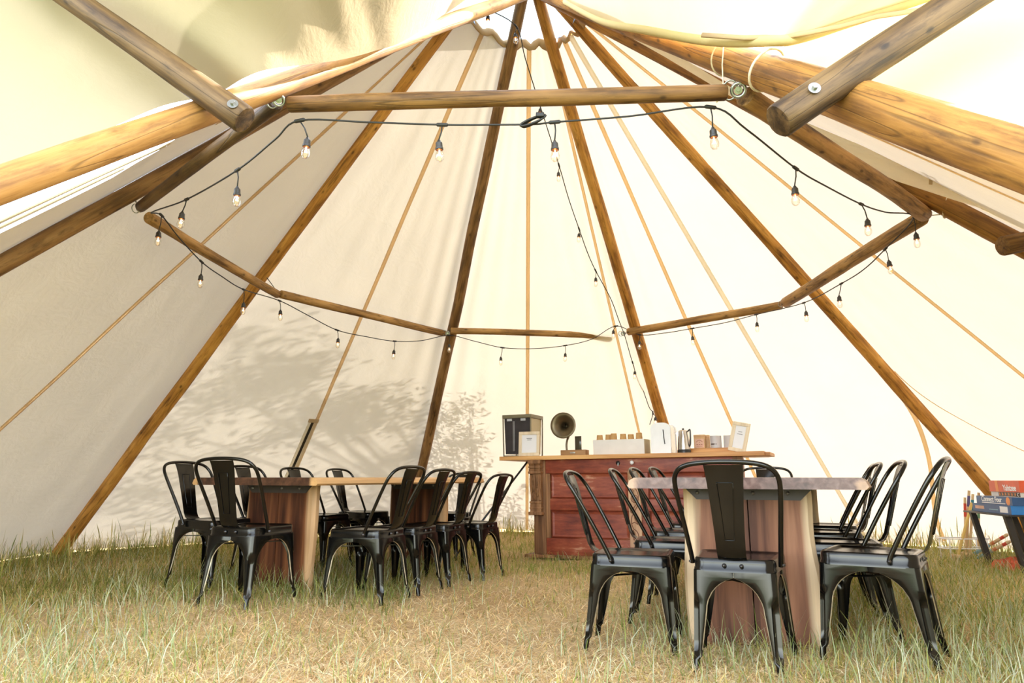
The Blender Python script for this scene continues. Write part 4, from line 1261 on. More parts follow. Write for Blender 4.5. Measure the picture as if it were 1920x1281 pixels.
# raised shelf at the back right
rs = croot('raised_shelf', 1.56, 0.27, TOPW)
mb = MB(); mb.bbox((0.28, 0.13, 0.027), (0.56, 0.27, 0.052), 0.004); mb.build('shelf_board', M['board'], rs, True, SH)
tag(rs, 'low honey pine step standing on the counter behind the kettle', 'shelf')

# storage tub
tb = croot('storage_tub', -0.385, 0.06, TOPW, 0.0)
tag(tb, 'smoky plastic tub with an olive lid at the end of the counter', 'tub')
W_, D_, H_ = 0.335, 0.34, 0.445
def taper_box(x0, x1, y0, y1, z0, z1, t):
    vs = []
    for z, g in ((z0, t), (z1, 0)):
        vs += [(x0 + g, y0 + g, z), (x1 - g, y0 + g, z), (x1 - g, y1 - g, z), (x0 + g, y1 - g, z)]
    return vs, [(0, 3, 2, 1), (4, 5, 6, 7), (0, 1, 5, 4), (1, 2, 6, 5), (2, 3, 7, 6), (3, 0, 4, 7)]
mb = MB(); v_, f_ = taper_box(0.01, W_ - 0.01, 0.01, D_ - 0.01, 0.03, H_ - 0.02, 0.012)
mb.add(v_, [f_[0], f_[1], f_[2], f_[4], f_[5]], 0); mb.add(v_, [f_[3]], 1)
body = mb.build('tub_body', [M['plastic_dark'], M['plastic_olive']], tb, False)
mb = MB(); mb.bbox((W_ / 2, D_ / 2, H_ - 0.003), (W_ + 0.018, D_ + 0.018, 0.040), 0.006); mb.build('lid', M['plastic_lid'], tb, True, SH)
for yy in (0.0, D_):
    mb = MB()
    pth = [(0.0, yy, H_ - 0.02), (0.006, yy, 0.05), (0.012, yy, 0.016), (0.035, yy, 0.008), (W_ - 0.035, yy, 0.008), (W_ - 0.012, yy, 0.016), (W_ - 0.006, yy, 0.05), (W_, yy, H_ - 0.02)]
    mb.tube(smooth_path(pth, 4), 0.008, 8); mb.build('wire_frame', M['plastic_lid'], tb)
for xx in (0.07, 0.235):
    mb = MB(); mb.bbox((xx + 0.005, 0.008, H_ - 0.040), (0.060, 0.008, 0.026), 0.002); mb.build('latch', M['label_white'], tb)
mb = MB(); mb.bbox((0.125, 0.012, 0.225), (0.026, 0.006, 0.33), 0.003, ); mb.build('ridge', simple('grey_ridge', (0.16, 0.155, 0.16), 0.3), body)

def photo_frame(u, v, w, rz, lean, W, H, label, text_rows, roll=0.0):
    root = empty('photo_frame')
    root.matrix_basis = CM @ Matrix.Translation((u, v, w)) @ Matrix.Rotation(rz, 4, 'Z') @ Matrix.Rotation(-lean, 4, 'X') @ Matrix.Rotation(roll, 4, 'Y')
    tag(root, label, 'photo frame', 'cream framed notices on the counter')
    b = 0.034
    for nm, c, s in (('rail', (0, 0, b / 2), (W, 0.016, b)), ('rail', (0, 0, H - b / 2), (W, 0.016, b)), ('stile', (-W / 2 + b / 2, 0, H / 2), (b, 0.016, H - 2 * b)), ('stile', (W / 2 - b / 2, 0, H / 2), (b, 0.016, H - 2 * b))):
        mb = MB(); mb.bbox(c, s, 0.003); mb.build('frame_' + nm, M['frame'], root, True, SH)
    mb = MB(); mb.bbox((0, 0.003, H / 2), (W - 2 * b + 0.004, 0.004, H - 2 * b + 0.004), 0.001); pg = mb.build('notice', M['paper'], root, False)
    mb = MB()
    for zz_, wd_ in text_rows: mb.box((0, 0.0005, H * zz_), (W * wd_, 0.001, 0.006))
    mb.build('print', M['ink'], pg, False)
    # strut behind
    mb = MB(); mb.box((0, 0.035, H * 0.36), (0.05, 0.004, H * 0.72), Euler((0.10 + lean, 0, 0)).to_matrix()); mb.build('strut', M['frame'], root, False)
photo_frame(-0.035, -0.035, TOPW + 0.002, math.radians(6), 0.10, 0.235, 0.262, 'cream framed notice standing against the smoky tub', [(0.72, 0.26), (0.66, 0.20)])
photo_frame(2.10, 0.02, TOPW + 0.002, math.radians(-2), 0.12, 0.165, 0.285, 'cream framed notice tilting at the far corner of the counter', [(0.68, 0.22), (0.60, 0.30)], math.radians(13))

# gramophone speaker and phone
gr = croot('gramophone_speaker', 0.40, 0.21, TOPW)
tag(gr, 'dark brass horn speaker on a small wooden block', 'speaker')
mb = MB(); mb.bbox((0, 0, 0.032), (0.285, 0.12, 0.062), 0.005); bk = mb.build('base_block', M['block'], gr, True, SH)
mb = MB(); mb.bbox((-0.005, -0.061, 0.032), (0.058, 0.004, 0.016), 0.001); mb.build('plaque', M['steel'], bk)
mb = MB(); mb.tube(smooth_path([(-0.095, 0.01, 0.06), (-0.098, 0.012, 0.12), (-0.092, 0.02, 0.17), (-0.085, 0.045, 0.215), (-0.088, 0.06, 0.262), (-0.095, 0.045, 0.315), (-0.102, 0.02, 0.325)], 5), [0.011] * 12 + [0.013] * 6 + [0.016] * 6 + [0.02] * 6 + [0.024], 12)
mb.build('neck', M['brass_dark'], gr)
dv = Vector((0.10, -1, 0.02)).normalized(); q = dv.to_track_quat('Z', 'Y').to_matrix()
mb = MB(); mb.lathe([(0.024, -0.012), (0.028, 0.02), (0.042, 0.05), (0.070, 0.078), (0.105, 0.095), (0.138, 0.102), (0.142, 0.099), (0.108, 0.088), (0.074, 0.070), (0.046, 0.044), (0.026, 0.012), (0.020, -0.010), (0.0, -0.012)], 40, (-0.110, 0.020, 0.325), q)
mb.build('horn', M['brass_dark'], gr)
ph = croot('phone', 0.445, 0.20, TOPW + 0.062)
tag(ph, 'black smartphone standing upright on the horn speaker block', 'phone')
mb = MB(); mb.bbox((0, 0, 0.074), (0.074, 0.008, 0.148), 0.0035); mb.build('phone_body', M['phone'], ph, True, SH)

# cup tray and paper cups
ty = croot('cup_tray', 0.65, 0.08, TOPW)
tag(ty, 'long white cardboard tray holding upturned paper cups', 'tray')
TL, TD, TH = 0.545, 0.26, 0.155
mb = MB(); mb.bbox((TL / 2, 0.004, TH / 2), (TL, 0.008, TH), 0.002); mb.build('front_wall', M['tray'], ty, True, SH)
mb = MB(); mb.bbox((TL / 2, TD - 0.004, TH / 2), (TL, 0.008, TH), 0.002); mb.build('back_wall', M['tray'], ty, True, SH)
mb = MB(); mb.bbox((0.004, TD / 2, TH / 2), (0.008, TD - 0.016, TH), 0.002); mb.build('end_wall', M['tray_side'], ty, True, SH)
mb = MB(); mb.bbox((TL - 0.004, TD / 2, TH / 2), (0.008, TD - 0.016, TH), 0.002); mb.build('end_wall', M['tray_side'], ty, True, SH)
mb = MB(); mb.bbox((TL / 2, TD / 2, 0.105), (TL - 0.016, TD - 0.016, 0.008), 0.002); mb.build('tray_floor', M['tray_side'], ty, True, SH)
cups = [(0.048, 0.09, 0), (0.135, 0.12, 0.004), (0.205, 0.08, 0.012), (0.300, 0.10, 0.005), (0.375, 0.13, 0.0), (0.470, 0.10, 0.012)]
ords = ['first kraft paper cup in the tray, nearest the horn speaker', 'second kraft paper cup from the horn speaker, in the white tray', 'third kraft paper cup from the horn speaker, in the white tray', 'third kraft paper cup from the toaster, in the white tray', 'second kraft paper cup from the toaster, in the white tray', 'last kraft paper cup in the white tray, nearest the toaster']
cup0 = None
for i, (u, v, dz) in enumerate(cups):
    if cup0 is None:
        o = croot('paper_cup', 0.65 + u, 0.08 + v, TOPW + 0.11 + dz)
        mb = MB(); mb.lathe([(0.0365, 0.0), (0.039, 0.0), (0.039, 0.004), (0.0375, 0.006), (0.030, 0.098), (0.0, 0.098)], 20); mb.build('cup_wall', M['cup'], o, True, SH)
        mb = MB(); mb.lathe([(0.030, 0.0985), (0.030, 0.101), (0.027, 0.101), (0.027, 0.0985)], 20); mb.build('foot_ring', M['cup'], o)
        cup0 = o
    else:
        o = copy_tree(cup0)
        o.matrix_basis = CM @ Matrix.Translation((0.65 + u, 0.08 + v, TOPW + 0.11 + dz))
    tag(o, ords[i], 'cup', 'upturned paper cups in the tray')

# toaster
ts = croot('toaster', 1.27, 0.06, TOPW + 0.004)
tag(ts, 'rounded white toaster with chrome-dark sides standing on the counter', 'toaster')
TW, TDp, THh = 0.20, 0.30, 0.305
def round_top(w, h, r, n=7, taper=0.0):
    pts = [(taper, 0.0), (w - taper, 0.0), (w, 0.03)]
    pts += [(w - r + r * math.cos(a), h - r * 0.75 + r * 0.75 * math.sin(a)) for a in np.linspace(0, math.pi / 2, n)]
    pts += [(r + r * math.cos(a), h - r * 0.75 + r * 0.75 * math.sin(a)) for a in np.linspace(math.pi / 2, math.pi, n)]
    pts += [(0.0, 0.03)]
    return pts
mb = MB(); mb.prism(round_top(TW, THh, 0.075), 0.0, 0.035); ft = mb.build('end_panel', M['white'], ts, True, math.radians(40))
mb = MB(); mb.prism(round_top(TW, THh, 0.075), TDp - 0.035, TDp); mb.build('end_panel', M['white'], ts, True, math.radians(40))
mb = MB(); mb.prism([(0.004 + x * 0.96, 0.004 + z * 0.975) for x, z in round_top(TW, THh, 0.075)], 0.036, TDp - 0.036); mb.build('shell', M['chrome'], ts, True, math.radians(40))
mb = MB(); mb.tube(smooth_path([(0.128, -0.002, 0.235), (0.132, -0.004, 0.19), (0.133, -0.004, 0.15), (0.140, -0.002, 0.09)], 4), 0.0045, 6); mb.build('lever_slot', M['black'], ft)
mb = MB(); mb.bbox((TW / 2, TDp / 2, -0.001), (TW * 0.86, TDp * 0.92, 0.006), 0.002); mb.build('base', M['black'], ts)

# kettle
kt = croot('kettle', 1.585, 0.13, TOPW)
tag(kt, 'polished steel kettle with a black base and handle beside the toaster', 'kettle')
mb = MB(); mb.lathe([(0, 0), (0.066, 0), (0.066, 0.030), (0.062, 0.036), (0, 0.036)], 28); mb.build('base', M['black'], kt, True, SH)
mb = MB(); mb.lathe([(0, 0.038), (0.063, 0.038), (0.062, 0.06), (0.056, 0.14), (0.050, 0.215), (0.046, 0.222), (0.030, 0.232), (0.0, 0.234)], 28); mb.build('jug', M['chrome'], kt, True, SH)
mb = MB(); mb.tube(smooth_path([(0.050, -0.02, 0.215), (0.070, -0.025, 0.232), (0.074, -0.027, 0.20), (0.070, -0.025, 0.10), (0.058, -0.02, 0.065)], 5), 0.008, 8); mb.build('handle', M['black'], kt)
mb = MB(); mb.lathe([(0, 0.234), (0.010, 0.234), (0.012, 0.246), (0, 0.250)], 14); mb.build('lid_knob', M['black'], kt)
mb = MB(); mb.prism([(-0.072, 0.20), (-0.048, 0.216), (-0.046, 0.16)], -0.014, 0.014); mb.build('spout', M['chrome'], kt, False)

# kraft bags and tins on the step
def kraft_bag(u, v, label, has_label):
    r = croot('coffee_bag', u, v, TOPW + 0.053)
    tag(r, label, 'paper bag', 'kraft paper bags on the step')
    mb = MB(); v_, f_ = taper_box(-0.055, 0.055, -0.03, 0.03, 0.0, 0.135, -0.0); 
    mb.add(v_, f_); b_ = mb.build('bag', M['kraft'], r, False)
    mb = MB(); mb.bbox((0, -0.002, 0.128), (0.112, 0.064, 0.022), 0.003); mb.build('folded_top', M['kraft'], r, True, SH)
    if has_label:
        mb = MB(); mb.bbox((0, -0.0308, 0.052), (0.090, 0.002, 0.090), 0.0008); lb = mb.build('label', M['pinklabel'], r)
        mb = MB()
        mb.tube([(0.032 * math.cos(a), -0.0322, 0.050 + 0.032 * math.sin(a)) for a in np.linspace(0.4, 2.74, 14)], 0.0028, 5)
        for q in (-1, 0, 1): mb.box((q * 0.022, -0.0322, 0.040), (0.016, 0.001, 0.007))
        mb.box((0, -0.0322, 0.022), (0.060, 0.001, 0.004)); mb.box((0, -0.0322, 0.062), (0.006, 0.001, 0.010))
        mb.build('print', simple('faded_brown_print', (0.33, 0.14, 0.09), 0.7), lb, False)
kraft_bag(1.705, 0.36, 'kraft paper bag with a pinkish printed label on the pine step', True)
kraft_bag(1.735, 0.44, 'plain kraft paper bag tucked behind the labelled bag', False)
def tin(u, v, label, has):
    r = croot('tin_canister', u, v, TOPW + 0.053)
    tag(r, label, 'tin', 'white tins on the step')
    mb = MB(); mb.lathe([(0, 0), (0.054, 0), (0.056, 0.004), (0.056, 0.118), (0.058, 0.122), (0.054, 0.126), (0.052, 0.118), (0.0, 0.116)], 28); tb_ = mb.build('can', M['tin'], r, True, SH)
    if has:
        mb = MB()
        for q, (w_, dk) in enumerate(((0.011, 0), (0.011, 0), (0.011, 0), (0.009, 1), (0.009, 1))):
            a = -math.pi / 2 - 0.75 + 0.23 * q
            mb.box((0.0565 * math.cos(a), 0.0565 * math.sin(a), 0.040), (0.0012, w_, 0.014 - 0.004 * dk), Euler((0, 0, a)).to_matrix(), dk)
        mb.build('print', [M['darkprint'], M['ink']], tb_, False)
tin(1.862, 0.38, 'white tin with dark lettering on the pine step', True)
tin(1.992, 0.40, 'white tin half hidden behind the tilted notice', False)

# thin rod propped under the counter end
mb = MB(); p0_, p1_ = Vector((0.168, 7.66, 0.935)), Vector((-0.60, 7.36, -0.05))
mb.tube([p0_, p1_], 0.011, 8)
tag(mb.build('support_rod', M['blackpaint']), 'thin black rod slanting from the counter end down behind the chairs', 'rod')

# ------------------------------------------------------------------ games table
GF = Vector((4.181, 6.59, 0.0)); GN = Vector((4.017, 5.762, 0.0))
gt_dir = (GN - GF).normalized(); gr_dir = Vector((-gt_dir.y, gt_dir.x, 0))       # toward the camera, and to the right
GM = Matrix(((gr_dir.x, -gt_dir.x, 0, GF.x), (gr_dir.y, -gt_dir.y, 0, GF.y), (0, 0, 1, 0), (0, 0, 0, 1)))   # local x right, local y away
def groot(name, r, t, z, rz=0.0):
    o = empty(name); o.matrix_basis = GM @ Matrix.Translation((r, -t, z)) @ Matrix.Rotation(rz, 4, 'Z'); return o
g = groot('games_table', 0.45, 0.42, 0.0)
tag(g, 'low black metal table with splayed legs carrying the board games', 'table')
mb = MB(); mb.bbox((0, 0, 0.462), (0.92, 0.85, 0.014), 0.003); mb.build('tabletop', M['blackpaint'], g, True, SH)
for (x, y, dx, dy) in ((-0.42, 0.33, 0.08, -0.05), (-0.42, -0.30, 0.08, -0.04), (-0.30, -0.30, 0.10, -0.03), (0.40, 0.33, 0.05, 0.05), (0.40, -0.33, 0.05, -0.05), (-0.20, 0.10, 0.10, -0.05)):
    mb = MB(); d = Vector((dx, dy, -0.49))
    vs = []
    for pz in (Vector((x, y, 0.456)), Vector((x, y, 0.456)) + d):
        for (a, b_) in ((-1, -1), (1, -1), (1, 1), (-1, 1)): vs.append(pz + Vector((a * 0.022, b_ * 0.022, 0)))
    mb.add(vs, [(0, 1, 2, 3), (7, 6, 5, 4)] + [(i, i + 4, (i + 1) % 4 + 4, (i + 1) % 4) for i in range(4)])
    mb.build('leg', M['blackpaint'], g, False)

def text_obj(s, parent, loc, rot, size, mt, ext=0.001, shear=0.0, align='LEFT', sx=1.0):
    cu = bpy.data.curves.new('lettering', 'FONT'); cu.body = s; cu.size = size; cu.extrude = ext; cu.shear = shear; cu.align_x = align
    cu.offset = size * 0.018
    o = bpy.data.objects.new('lettering', cu); COL.objects.link(o)
    o.parent = parent; o.location = loc; o.rotation_euler = rot; o.scale = (sx, 1, 1)
    cu.materials.append(mt)
    bpy.context.view_layer.update()
    me = bpy.data.meshes.new_from_object(o)
    m2 = bpy.data.objects.new('lettering', me); COL.objects.link(m2)
    m2.parent = parent; m2.location = loc; m2.rotation_euler = rot; m2.scale = (sx, 1, 1)
    bpy.data.objects.remove(o)
    return m2
def game_box(name, r0, r1, t0, t1, z0, z1, mats, label, rz=0.0):
    """mats: [body, face toward camera]"""
    o = groot(name, r0, t1, z0, rz)
    tag(o, label, 'board game', 'board games stacked on the low black table')
    w, d, h = r1 - r0, t1 - t0, z1 - z0
    mb = MB(); vs = [(0, 0, 0), (w, 0, 0), (w, d, 0), (0, d, 0), (0, 0, h), (w, 0, h), (w, d, h), (0, d, h)]
    mb.add(vs, [(0, 3, 2, 1), (4, 5, 6, 7), (1, 2, 6, 5), (2, 3, 7, 6), (3, 0, 4, 7)], 0); mb.add(vs, [(0, 1, 5, 4)], 1)
    b_ = mb.build('box', mats, o, False)
    mb = MB(); mb.bbox((w / 2, d / 2, h * 0.84), (w + 0.004, d + 0.004, h * 0.32 + 0.002), 0.001); 
    return o, b_, w, d, h
ZT = 0.4695
LROT = (math.pi / 2, 0, -math.pi / 2)      # text on the face toward local -x
o, b_, w, d, h = game_box('game_box', 0.035, 0.33, 0.10, 0.80, ZT, ZT + 0.072, [M['blue'], M['bluebright']], 'lower blue game box lying along the table edge')
mb = MB(); mb.box((-0.001, 0.12, 0.036), (0.002, 0.13, 0.050)); mb.build('sticker', M['whiteprint'], b_, False)
mb = MB(); mb.box((-0.001, 0.56, 0.040), (0.002, 0.17, 0.026)); mb.build('picture', M['pinklabel'], b_, False)
mb = MB(); mb.box((-0.001, 0.30, 0.030), (0.002, 0.16, 0.006)); mb.build('print', M['band_blue'], b_, False)
o, b_, w, d, h = game_box('game_box', 0.045, 0.31, 0.17, 0.815, ZT + 0.0725, ZT + 0.138, [M['blue'], M['blue']], 'upper blue game box with white title lying on another blue box')
text_obj('Connect Four', b_, (-0.001, 0.545, 0.022), LROT, 0.062, M['whiteprint'], sx=1.05)
mb = MB(); mb.box((-0.001, 0.33, 0.011), (0.002, 0.42, 0.006)); mb.build('print', M['whiteprint'], b_, False)
mb = MB(); mb.lathe([(0, 0), (0.035, 0), (0.030, 0.002), (0, 0.002)], 10, (0.0, 0.07, 0.033), Vector((-1, 0, 0)).to_track_quat('Z', 'Y').to_matrix()); mb.build('picture', M['orange'], b_, False)
o, b_, w, d, h = game_box('game_box', 0.345, 0.85, 0.30, 0.84, ZT, ZT + 0.128, [M['whitebox'], M['whitebox']], 'white game box at the table front beside the blue boxes')
mb = MB(); mb.lathe([(0, 0), (0.03, 0), (0.03, 0.002), (0, 0.002)], 16, (0.16, 0.0, 0.085), Vector((0, -1, 0)).to_track_quat('Z', 'Y').to_matrix()); mb.build('picture', M['darkprint'], b_, False)
o, b_, w, d, h = game_box('game_box', 0.10, 0.72, 0.34, 0.84, ZT + 0.1385, ZT + 0.178, [M['whitebox'], M['whitebox']], 'flat game box with a row of small dark portraits, under the red box')
for q in range(6):
    mb = MB(); mb.box((-0.001, 0.34 - 0.052 * q, 0.021), (0.002, 0.044, 0.032)); sq = mb.build('portrait', M['darkprint'], b_, False)
    mb = MB(); mb.box((-0.0022, 0.34 - 0.052 * q, 0.022), (0.001, 0.018, 0.022)); mb.build('face', M['orange'], sq, False)
mb = MB(); mb.box((-0.0012, 0.028, 0.021), (0.001, 0.052, 0.034)); sq = mb.build('portrait', M['darkprint'], b_, False)
text_obj('C', sq, (-0.0025, 0.046, 0.008), LROT, 0.040, M['whiteprint'])
o, b_, w, d, h = game_box('game_box', 0.09, 0.66, 0.34, 0.86, ZT + 0.1785, ZT + 0.272, [M['redbox'], M['redbox']], 'red and orange game box with slanting white title on top of the stack')
text_obj('Yahtzee', b_, (-0.001, 0.275, 0.012), (math.pi / 2, -0.0, -math.pi / 2), 0.068, M['whiteprint'], sx=1.0).rotation_euler = Euler((math.pi / 2, 0, -math.pi / 2)).to_matrix().to_4x4().to_euler()
mb = MB(); mb.add([(-0.001, 0.40, 0.0), (-0.001, 0.35, 0.0), (-0.001, 0.36, h), (-0.001, 0.41, h), (-0.0002, 0.40, 0.0), (-0.0002, 0.35, 0.0), (-0.0002, 0.36, h), (-0.0002, 0.41, h)], [(0, 1, 2, 3), (7, 6, 5, 4), (0, 4, 5, 1), (1, 5, 6, 2), (2, 6, 7, 3), (3, 7, 4, 0)]); mb.build('stripe', M['orange'], b_, False)

# croquet sticks in a white wire stand
ST = [(4.462,7.000,0.574), (4.403,7.000,0.0), (4.525,7.020,0.640), (4.428,7.040,0.0), (4.519,6.960,0.606), (4.409,6.960,0.0), (4.459,6.900,0.526), (4.216,6.850,0.0), (4.670,7.100,0.618), (4.588,7.100,0.0)]
sticks = [('band_red', 0.10, 0.32, 'stick', 'croquet mallet handle with a red band, leaning by the table'), ('band_purple', 0.08, 0.24, 'stick', 'tallest croquet handle, purple band below its tip'), ('band_teal', 0.09, 0.34, 'stick', 'croquet handle with a long teal band'), ('stick_yellow', 0.05, 0.75, 'stick_yellow', 'yellow croquet handle leaning outward across the table edge'), ('band_green', 0.16, 0.40, 'stick', 'croquet handle with green and red bands, standing apart')]
for i, (bd, b0_, b1_, base, lb) in enumerate(sticks):
    top, bot = Vector(ST[2 * i]), Vector(ST[2 * i + 1])
    bot.z = float(gz(bot.x, bot.y)) - 0.005
    d = top - bot; L = d.length
    root = empty('croquet_mallet', bot); root.rotation_euler = d.to_track_quat('Z', 'Y').to_euler()
    tag(root, lb, 'croquet mallet', 'croquet sticks beside the games table')
    mb = MB(); mb.tube([(0, 0, 0.04), (0, 0, L * 0.5), (0, 0, L)], [0.013, 0.0125, 0.012], 10); hd = mb.build('handle', M[base], root, True, SH)
    mb = MB(); mb.tube([(0, 0, L * (1 - b1_)), (0, 0, L * (1 - b0_))], 0.0134, 10); mb.build('band', M[bd], hd, True, SH)
    if bd == 'band_green':
        for zz_ in (0.42, 0.37):
            mb = MB(); mb.tube([(0, 0, L * zz_ - 0.008), (0, 0, L * zz_ + 0.008)], 0.0138, 10); mb.build('band', M['band_red'], hd, True, SH)
    mb = MB(); mb.tube([(-0.05, 0.0, 0.035), (0.06, 0.0, 0.035)], 0.024, 14); mb.build('head', M['stick'], root, True, SH)
for (tp_, bt_, lb) in (((4.701,6.800,0.239), (4.549,7.000,0.073), 'red tipped blue croquet peg slanting up, the upper one'), ((4.648,6.700,0.185), (4.498,6.900,0.034), 'red tipped blue croquet peg slanting up, the lower one')):
    top, bot = Vector(tp_), Vector(bt_); d = (top - bot); bot = bot - d * 0.35; d = top - bot; L = d.length
    root = empty('croquet_peg', bot); root.rotation_euler = d.to_track_quat('Z', 'Y').to_euler()
    tag(root, lb, 'croquet peg', 'croquet pegs in the grass')
    mb = MB(); mb.tube([(0, 0, 0), (0, 0, L * 0.97), (0, 0, L)], [0.015, 0.015, 0.010], 10); hd = mb.build('peg', M['stick'], root, True, SH)
    for (a, b_, mt) in ((0.05, 0.52, 'band_blue'), (0.56, 0.64, 'band_orange'), (0.80, 0.90, 'band_red')):
        mb = MB(); mb.tube([(0, 0, L * a), (0, 0, L * b_)], 0.0158, 10); mb.build('band', M[mt], hd, True, SH)
ws = empty('wire_stand', (4.30, 6.95, 0.0)); tag(ws, 'low white wire stand around the croquet handles', 'stand')
for z in (0.10, 0.19):
    mb = MB(); mb.tube(smooth_path([(-0.12, -0.08, z), (0.24, -0.08, z), (0.27, 0.0, z), (0.24, 0.08, z), (-0.12, 0.08, z), (-0.15, 0.0, z)], 4, True), 0.006, 7, closed=True); mb.build('wire_ring', M['white'], ws)
for x in (-0.12, 0.24):
    for y in (-0.08, 0.08):
        mb = MB(); mb.tube([(x, y, 0.0), (x, y, 0.195)], 0.006, 7); mb.build('leg', M['white'], ws)
# crumpled orange-red cloth
mb = MB(); vs, fs = [], []
nx_, ny_ = 34, 20
for j in range(ny_ + 1):
    for i in range(nx_ + 1):
        u, v = i / nx_ * 2 - 1, j / ny_ * 2 - 1
        e = max(0, 1 - (abs(u) ** 3 + abs(v) ** 3))
        h_ = e ** 0.5 * (0.075 + 0.05 * noise.noise(Vector((u * 3, v * 3, 1))) + 0.03 * noise.noise(Vector((u * 8, v * 8, 2))))
        vs.append((u * 0.38, v * 0.2, max(0.0, h_)))
for j in range(ny_):
    for i in range(nx_):
        q = j * (nx_ + 1) + i; fs.append((q, q + 1, q + nx_ + 2, q + nx_ + 1))
mb.add(vs, fs)
cb = mb.build('cloth_bundle', M['bundle']); cb.location = (4.50, 6.15, 0.002); cb.rotation_euler = (0, 0, -0.2)
tag(cb, 'crumpled orange-red cloth lying in the grass beneath the games table', 'cloth')

# ------------------------------------------------------------------ tree outside, behind the tent: its crown shades the canvas
def sector_plane_pt(k1, k2, s, z): return canvas_pt(k1, k2, s, z)
tree = empty('tree', (3.0, 15.5, 0.0))
tag(tree, 'leafy tree outside whose dappled shadow falls on the back canvas', 'tree')
clusters = []
trnd = random.Random(5)
def shade(k1, k2, s, z, dist, r, n): clusters.append((sector_plane_pt(k1, k2, s, z) + SUN_DIR * dist, r, n))
# branches over the panel between the golden pole and the dark pole
for q in range(42):
    s = trnd.uniform(0.05, 0.98); z = trnd.uniform(0.2, 1.25 + 0.7 * (1 - abs(s - 0.35)))
    shade('C', 'D', s, z, trnd.uniform(2.8, 4.6), trnd.uniform(0.16, 0.34), 150)
for (s, z) in ((0.10, 2.1), (0.2, 2.0), (0.3, 1.75), (0.42, 1.9), (0.22, 1.6), (0.6, 1.6)): shade('C', 'D', s, z, 5.0, 0.24, 130)
# twigs close to the canvas beside the dark pole
for q in range(40):
    s = trnd.uniform(0.02, 0.25); z = trnd.uniform(0.35, 1.75)
    if s > 0.20 and z > 1.45: continue
    shade('D', 'E', s, z, trnd.uniform(1.6, 2.6), trnd.uniform(0.14, 0.26), 60)
for q in range(10):
    shade('D', 'E', trnd.uniform(0.2, 0.42), trnd.uniform(0.15, 0.6), trnd.uniform(1.5, 2.4), trnd.uniform(0.12, 0.22), 44)
base = Vector((3.0, 15.5, 0.0))
tk = MB(); tk.tube([(0, 0, -0.1), (-0.05, 0.05, 1.2), (0.05, 0.0, 2.6), (0.1, 0.1, 4.4), (0.2, 0.0, 6.5)], [0.20, 0.16, 0.13, 0.10, 0.05], 12); tk.build('trunk', M['bark'], tree)
bb = MB()
for i, (c, r, n) in enumerate(clusters):
    if i % 2: continue
    z0_ = min(max(c.z * 0.62, 1.0), 5.5)
    st = Vector((0.05, 0.03, z0_)); en = c - base
    mid = st.lerp(en, 0.55) + Vector((0, 0, 0.2))
    bb.tube([st, mid, en], [0.035, 0.016, 0.006], 5)
bb.build('branches', M['bark'], tree)
lv = []; lf_ = []
for (c, r, n) in clusters:
    c = c - base
    for q in range(n):
        d = Vector((trnd.gauss(0, 1), trnd.gauss(0, 1), trnd.gauss(0, 0.8))) * (r * 0.5)
        p = c + d
        a = Vector((trnd.gauss(0, 1), trnd.gauss(0, 1), trnd.gauss(0, 1))).normalized(); b_ = a.orthogonal().normalized()
        L_ = trnd.uniform(0.08, 0.13); w_ = L_ * 0.5
        k = len(lv)
        lv += [p, p + a * L_ * 0.5 + b_ * w_ * 0.5, p + a * L_, p + a * L_ * 0.5 - b_ * w_ * 0.5]
        lf_.append((k, k + 1, k + 2, k + 3))
mb = MB(); mb.add(lv, lf_); lo = mb.build('leaves', M['leaf'], tree, False); lo['kind'] = 'stuff'

# ------------------------------------------------------------------ grass and straw
def blades(name, x, y, h, w, bend, az, cols, label, lie=None, z_off=0.0, seedhead=False):
    """curved tapering blades; all arrays of length n"""
    n = len(x)
    z = gz(x, y) + z_off
    lev = np.array([0.0, 0.36, 0.72, 1.0])
    wl = np.array([1.0, 0.85, 0.5, 0.06])
    if seedhead: wl = np.array([0.5, 0.45, 1.5, 0.1])
    ca, sa = np.cos(az), np.sin(az)
    V = np.zeros((n, 8, 3), np.float32)
    wa = az + math.pi / 2 + RNG.uniform(-0.9, 0.9, n)
    for i, (t, ww) in enumerate(zip(lev, wl)):
        out = bend * h * t ** 1.7
        up = h * t * np.sqrt(np.clip(1 - (bend * t) ** 2 * 0.6, 0.02, 1)) if lie is None else lie * np.sin(t * 2.6) + 0.004 * RNG.random(n)
        if lie is not None: out = h * t
        cx, cy_ = x + ca * out, y + sa * out
        for e, s_ in ((0, -1), (1, 1)):
            V[:, i * 2 + e, 0] = cx + np.cos(wa) * w * ww * s_ * 0.5
            V[:, i * 2 + e, 1] = cy_ + np.sin(wa) * w * ww * s_ * 0.5
            V[:, i * 2 + e, 2] = z + up
    F = np.array([[0, 1, 3, 2], [2, 3, 5, 4], [4, 5, 7, 6]])
    faces = (np.arange(n)[:, None, None] * 8 + F[None]).reshape(-1, 4)
    me = bpy.data.meshes.new(name)
    me.vertices.add(n * 8); me.vertices.foreach_set('co', V.reshape(-1))
    nf = len(faces)
    me.loops.add(nf * 4); me.loops.foreach_set('vertex_index', faces.reshape(-1).astype(np.int32))
    me.polygons.add(nf); me.polygons.foreach_set('loop_start', np.arange(nf, dtype=np.int32) * 4)
    me.update(calc_edges=True)
    at = me.attributes.new('tint', 'FLOAT_COLOR', 'POINT')
    cc = np.ones((n, 8, 4), np.float32); cc[:, :, :3] = cols[:, None, :]
    at.data.foreach_set('color', cc.reshape(-1))
    me.materials.append(M['blade'])
    o = bpy.data.objects.new(name, me); COL.objects.link(o)
    tag(o, label, 'grass', None, 'stuff'); return o

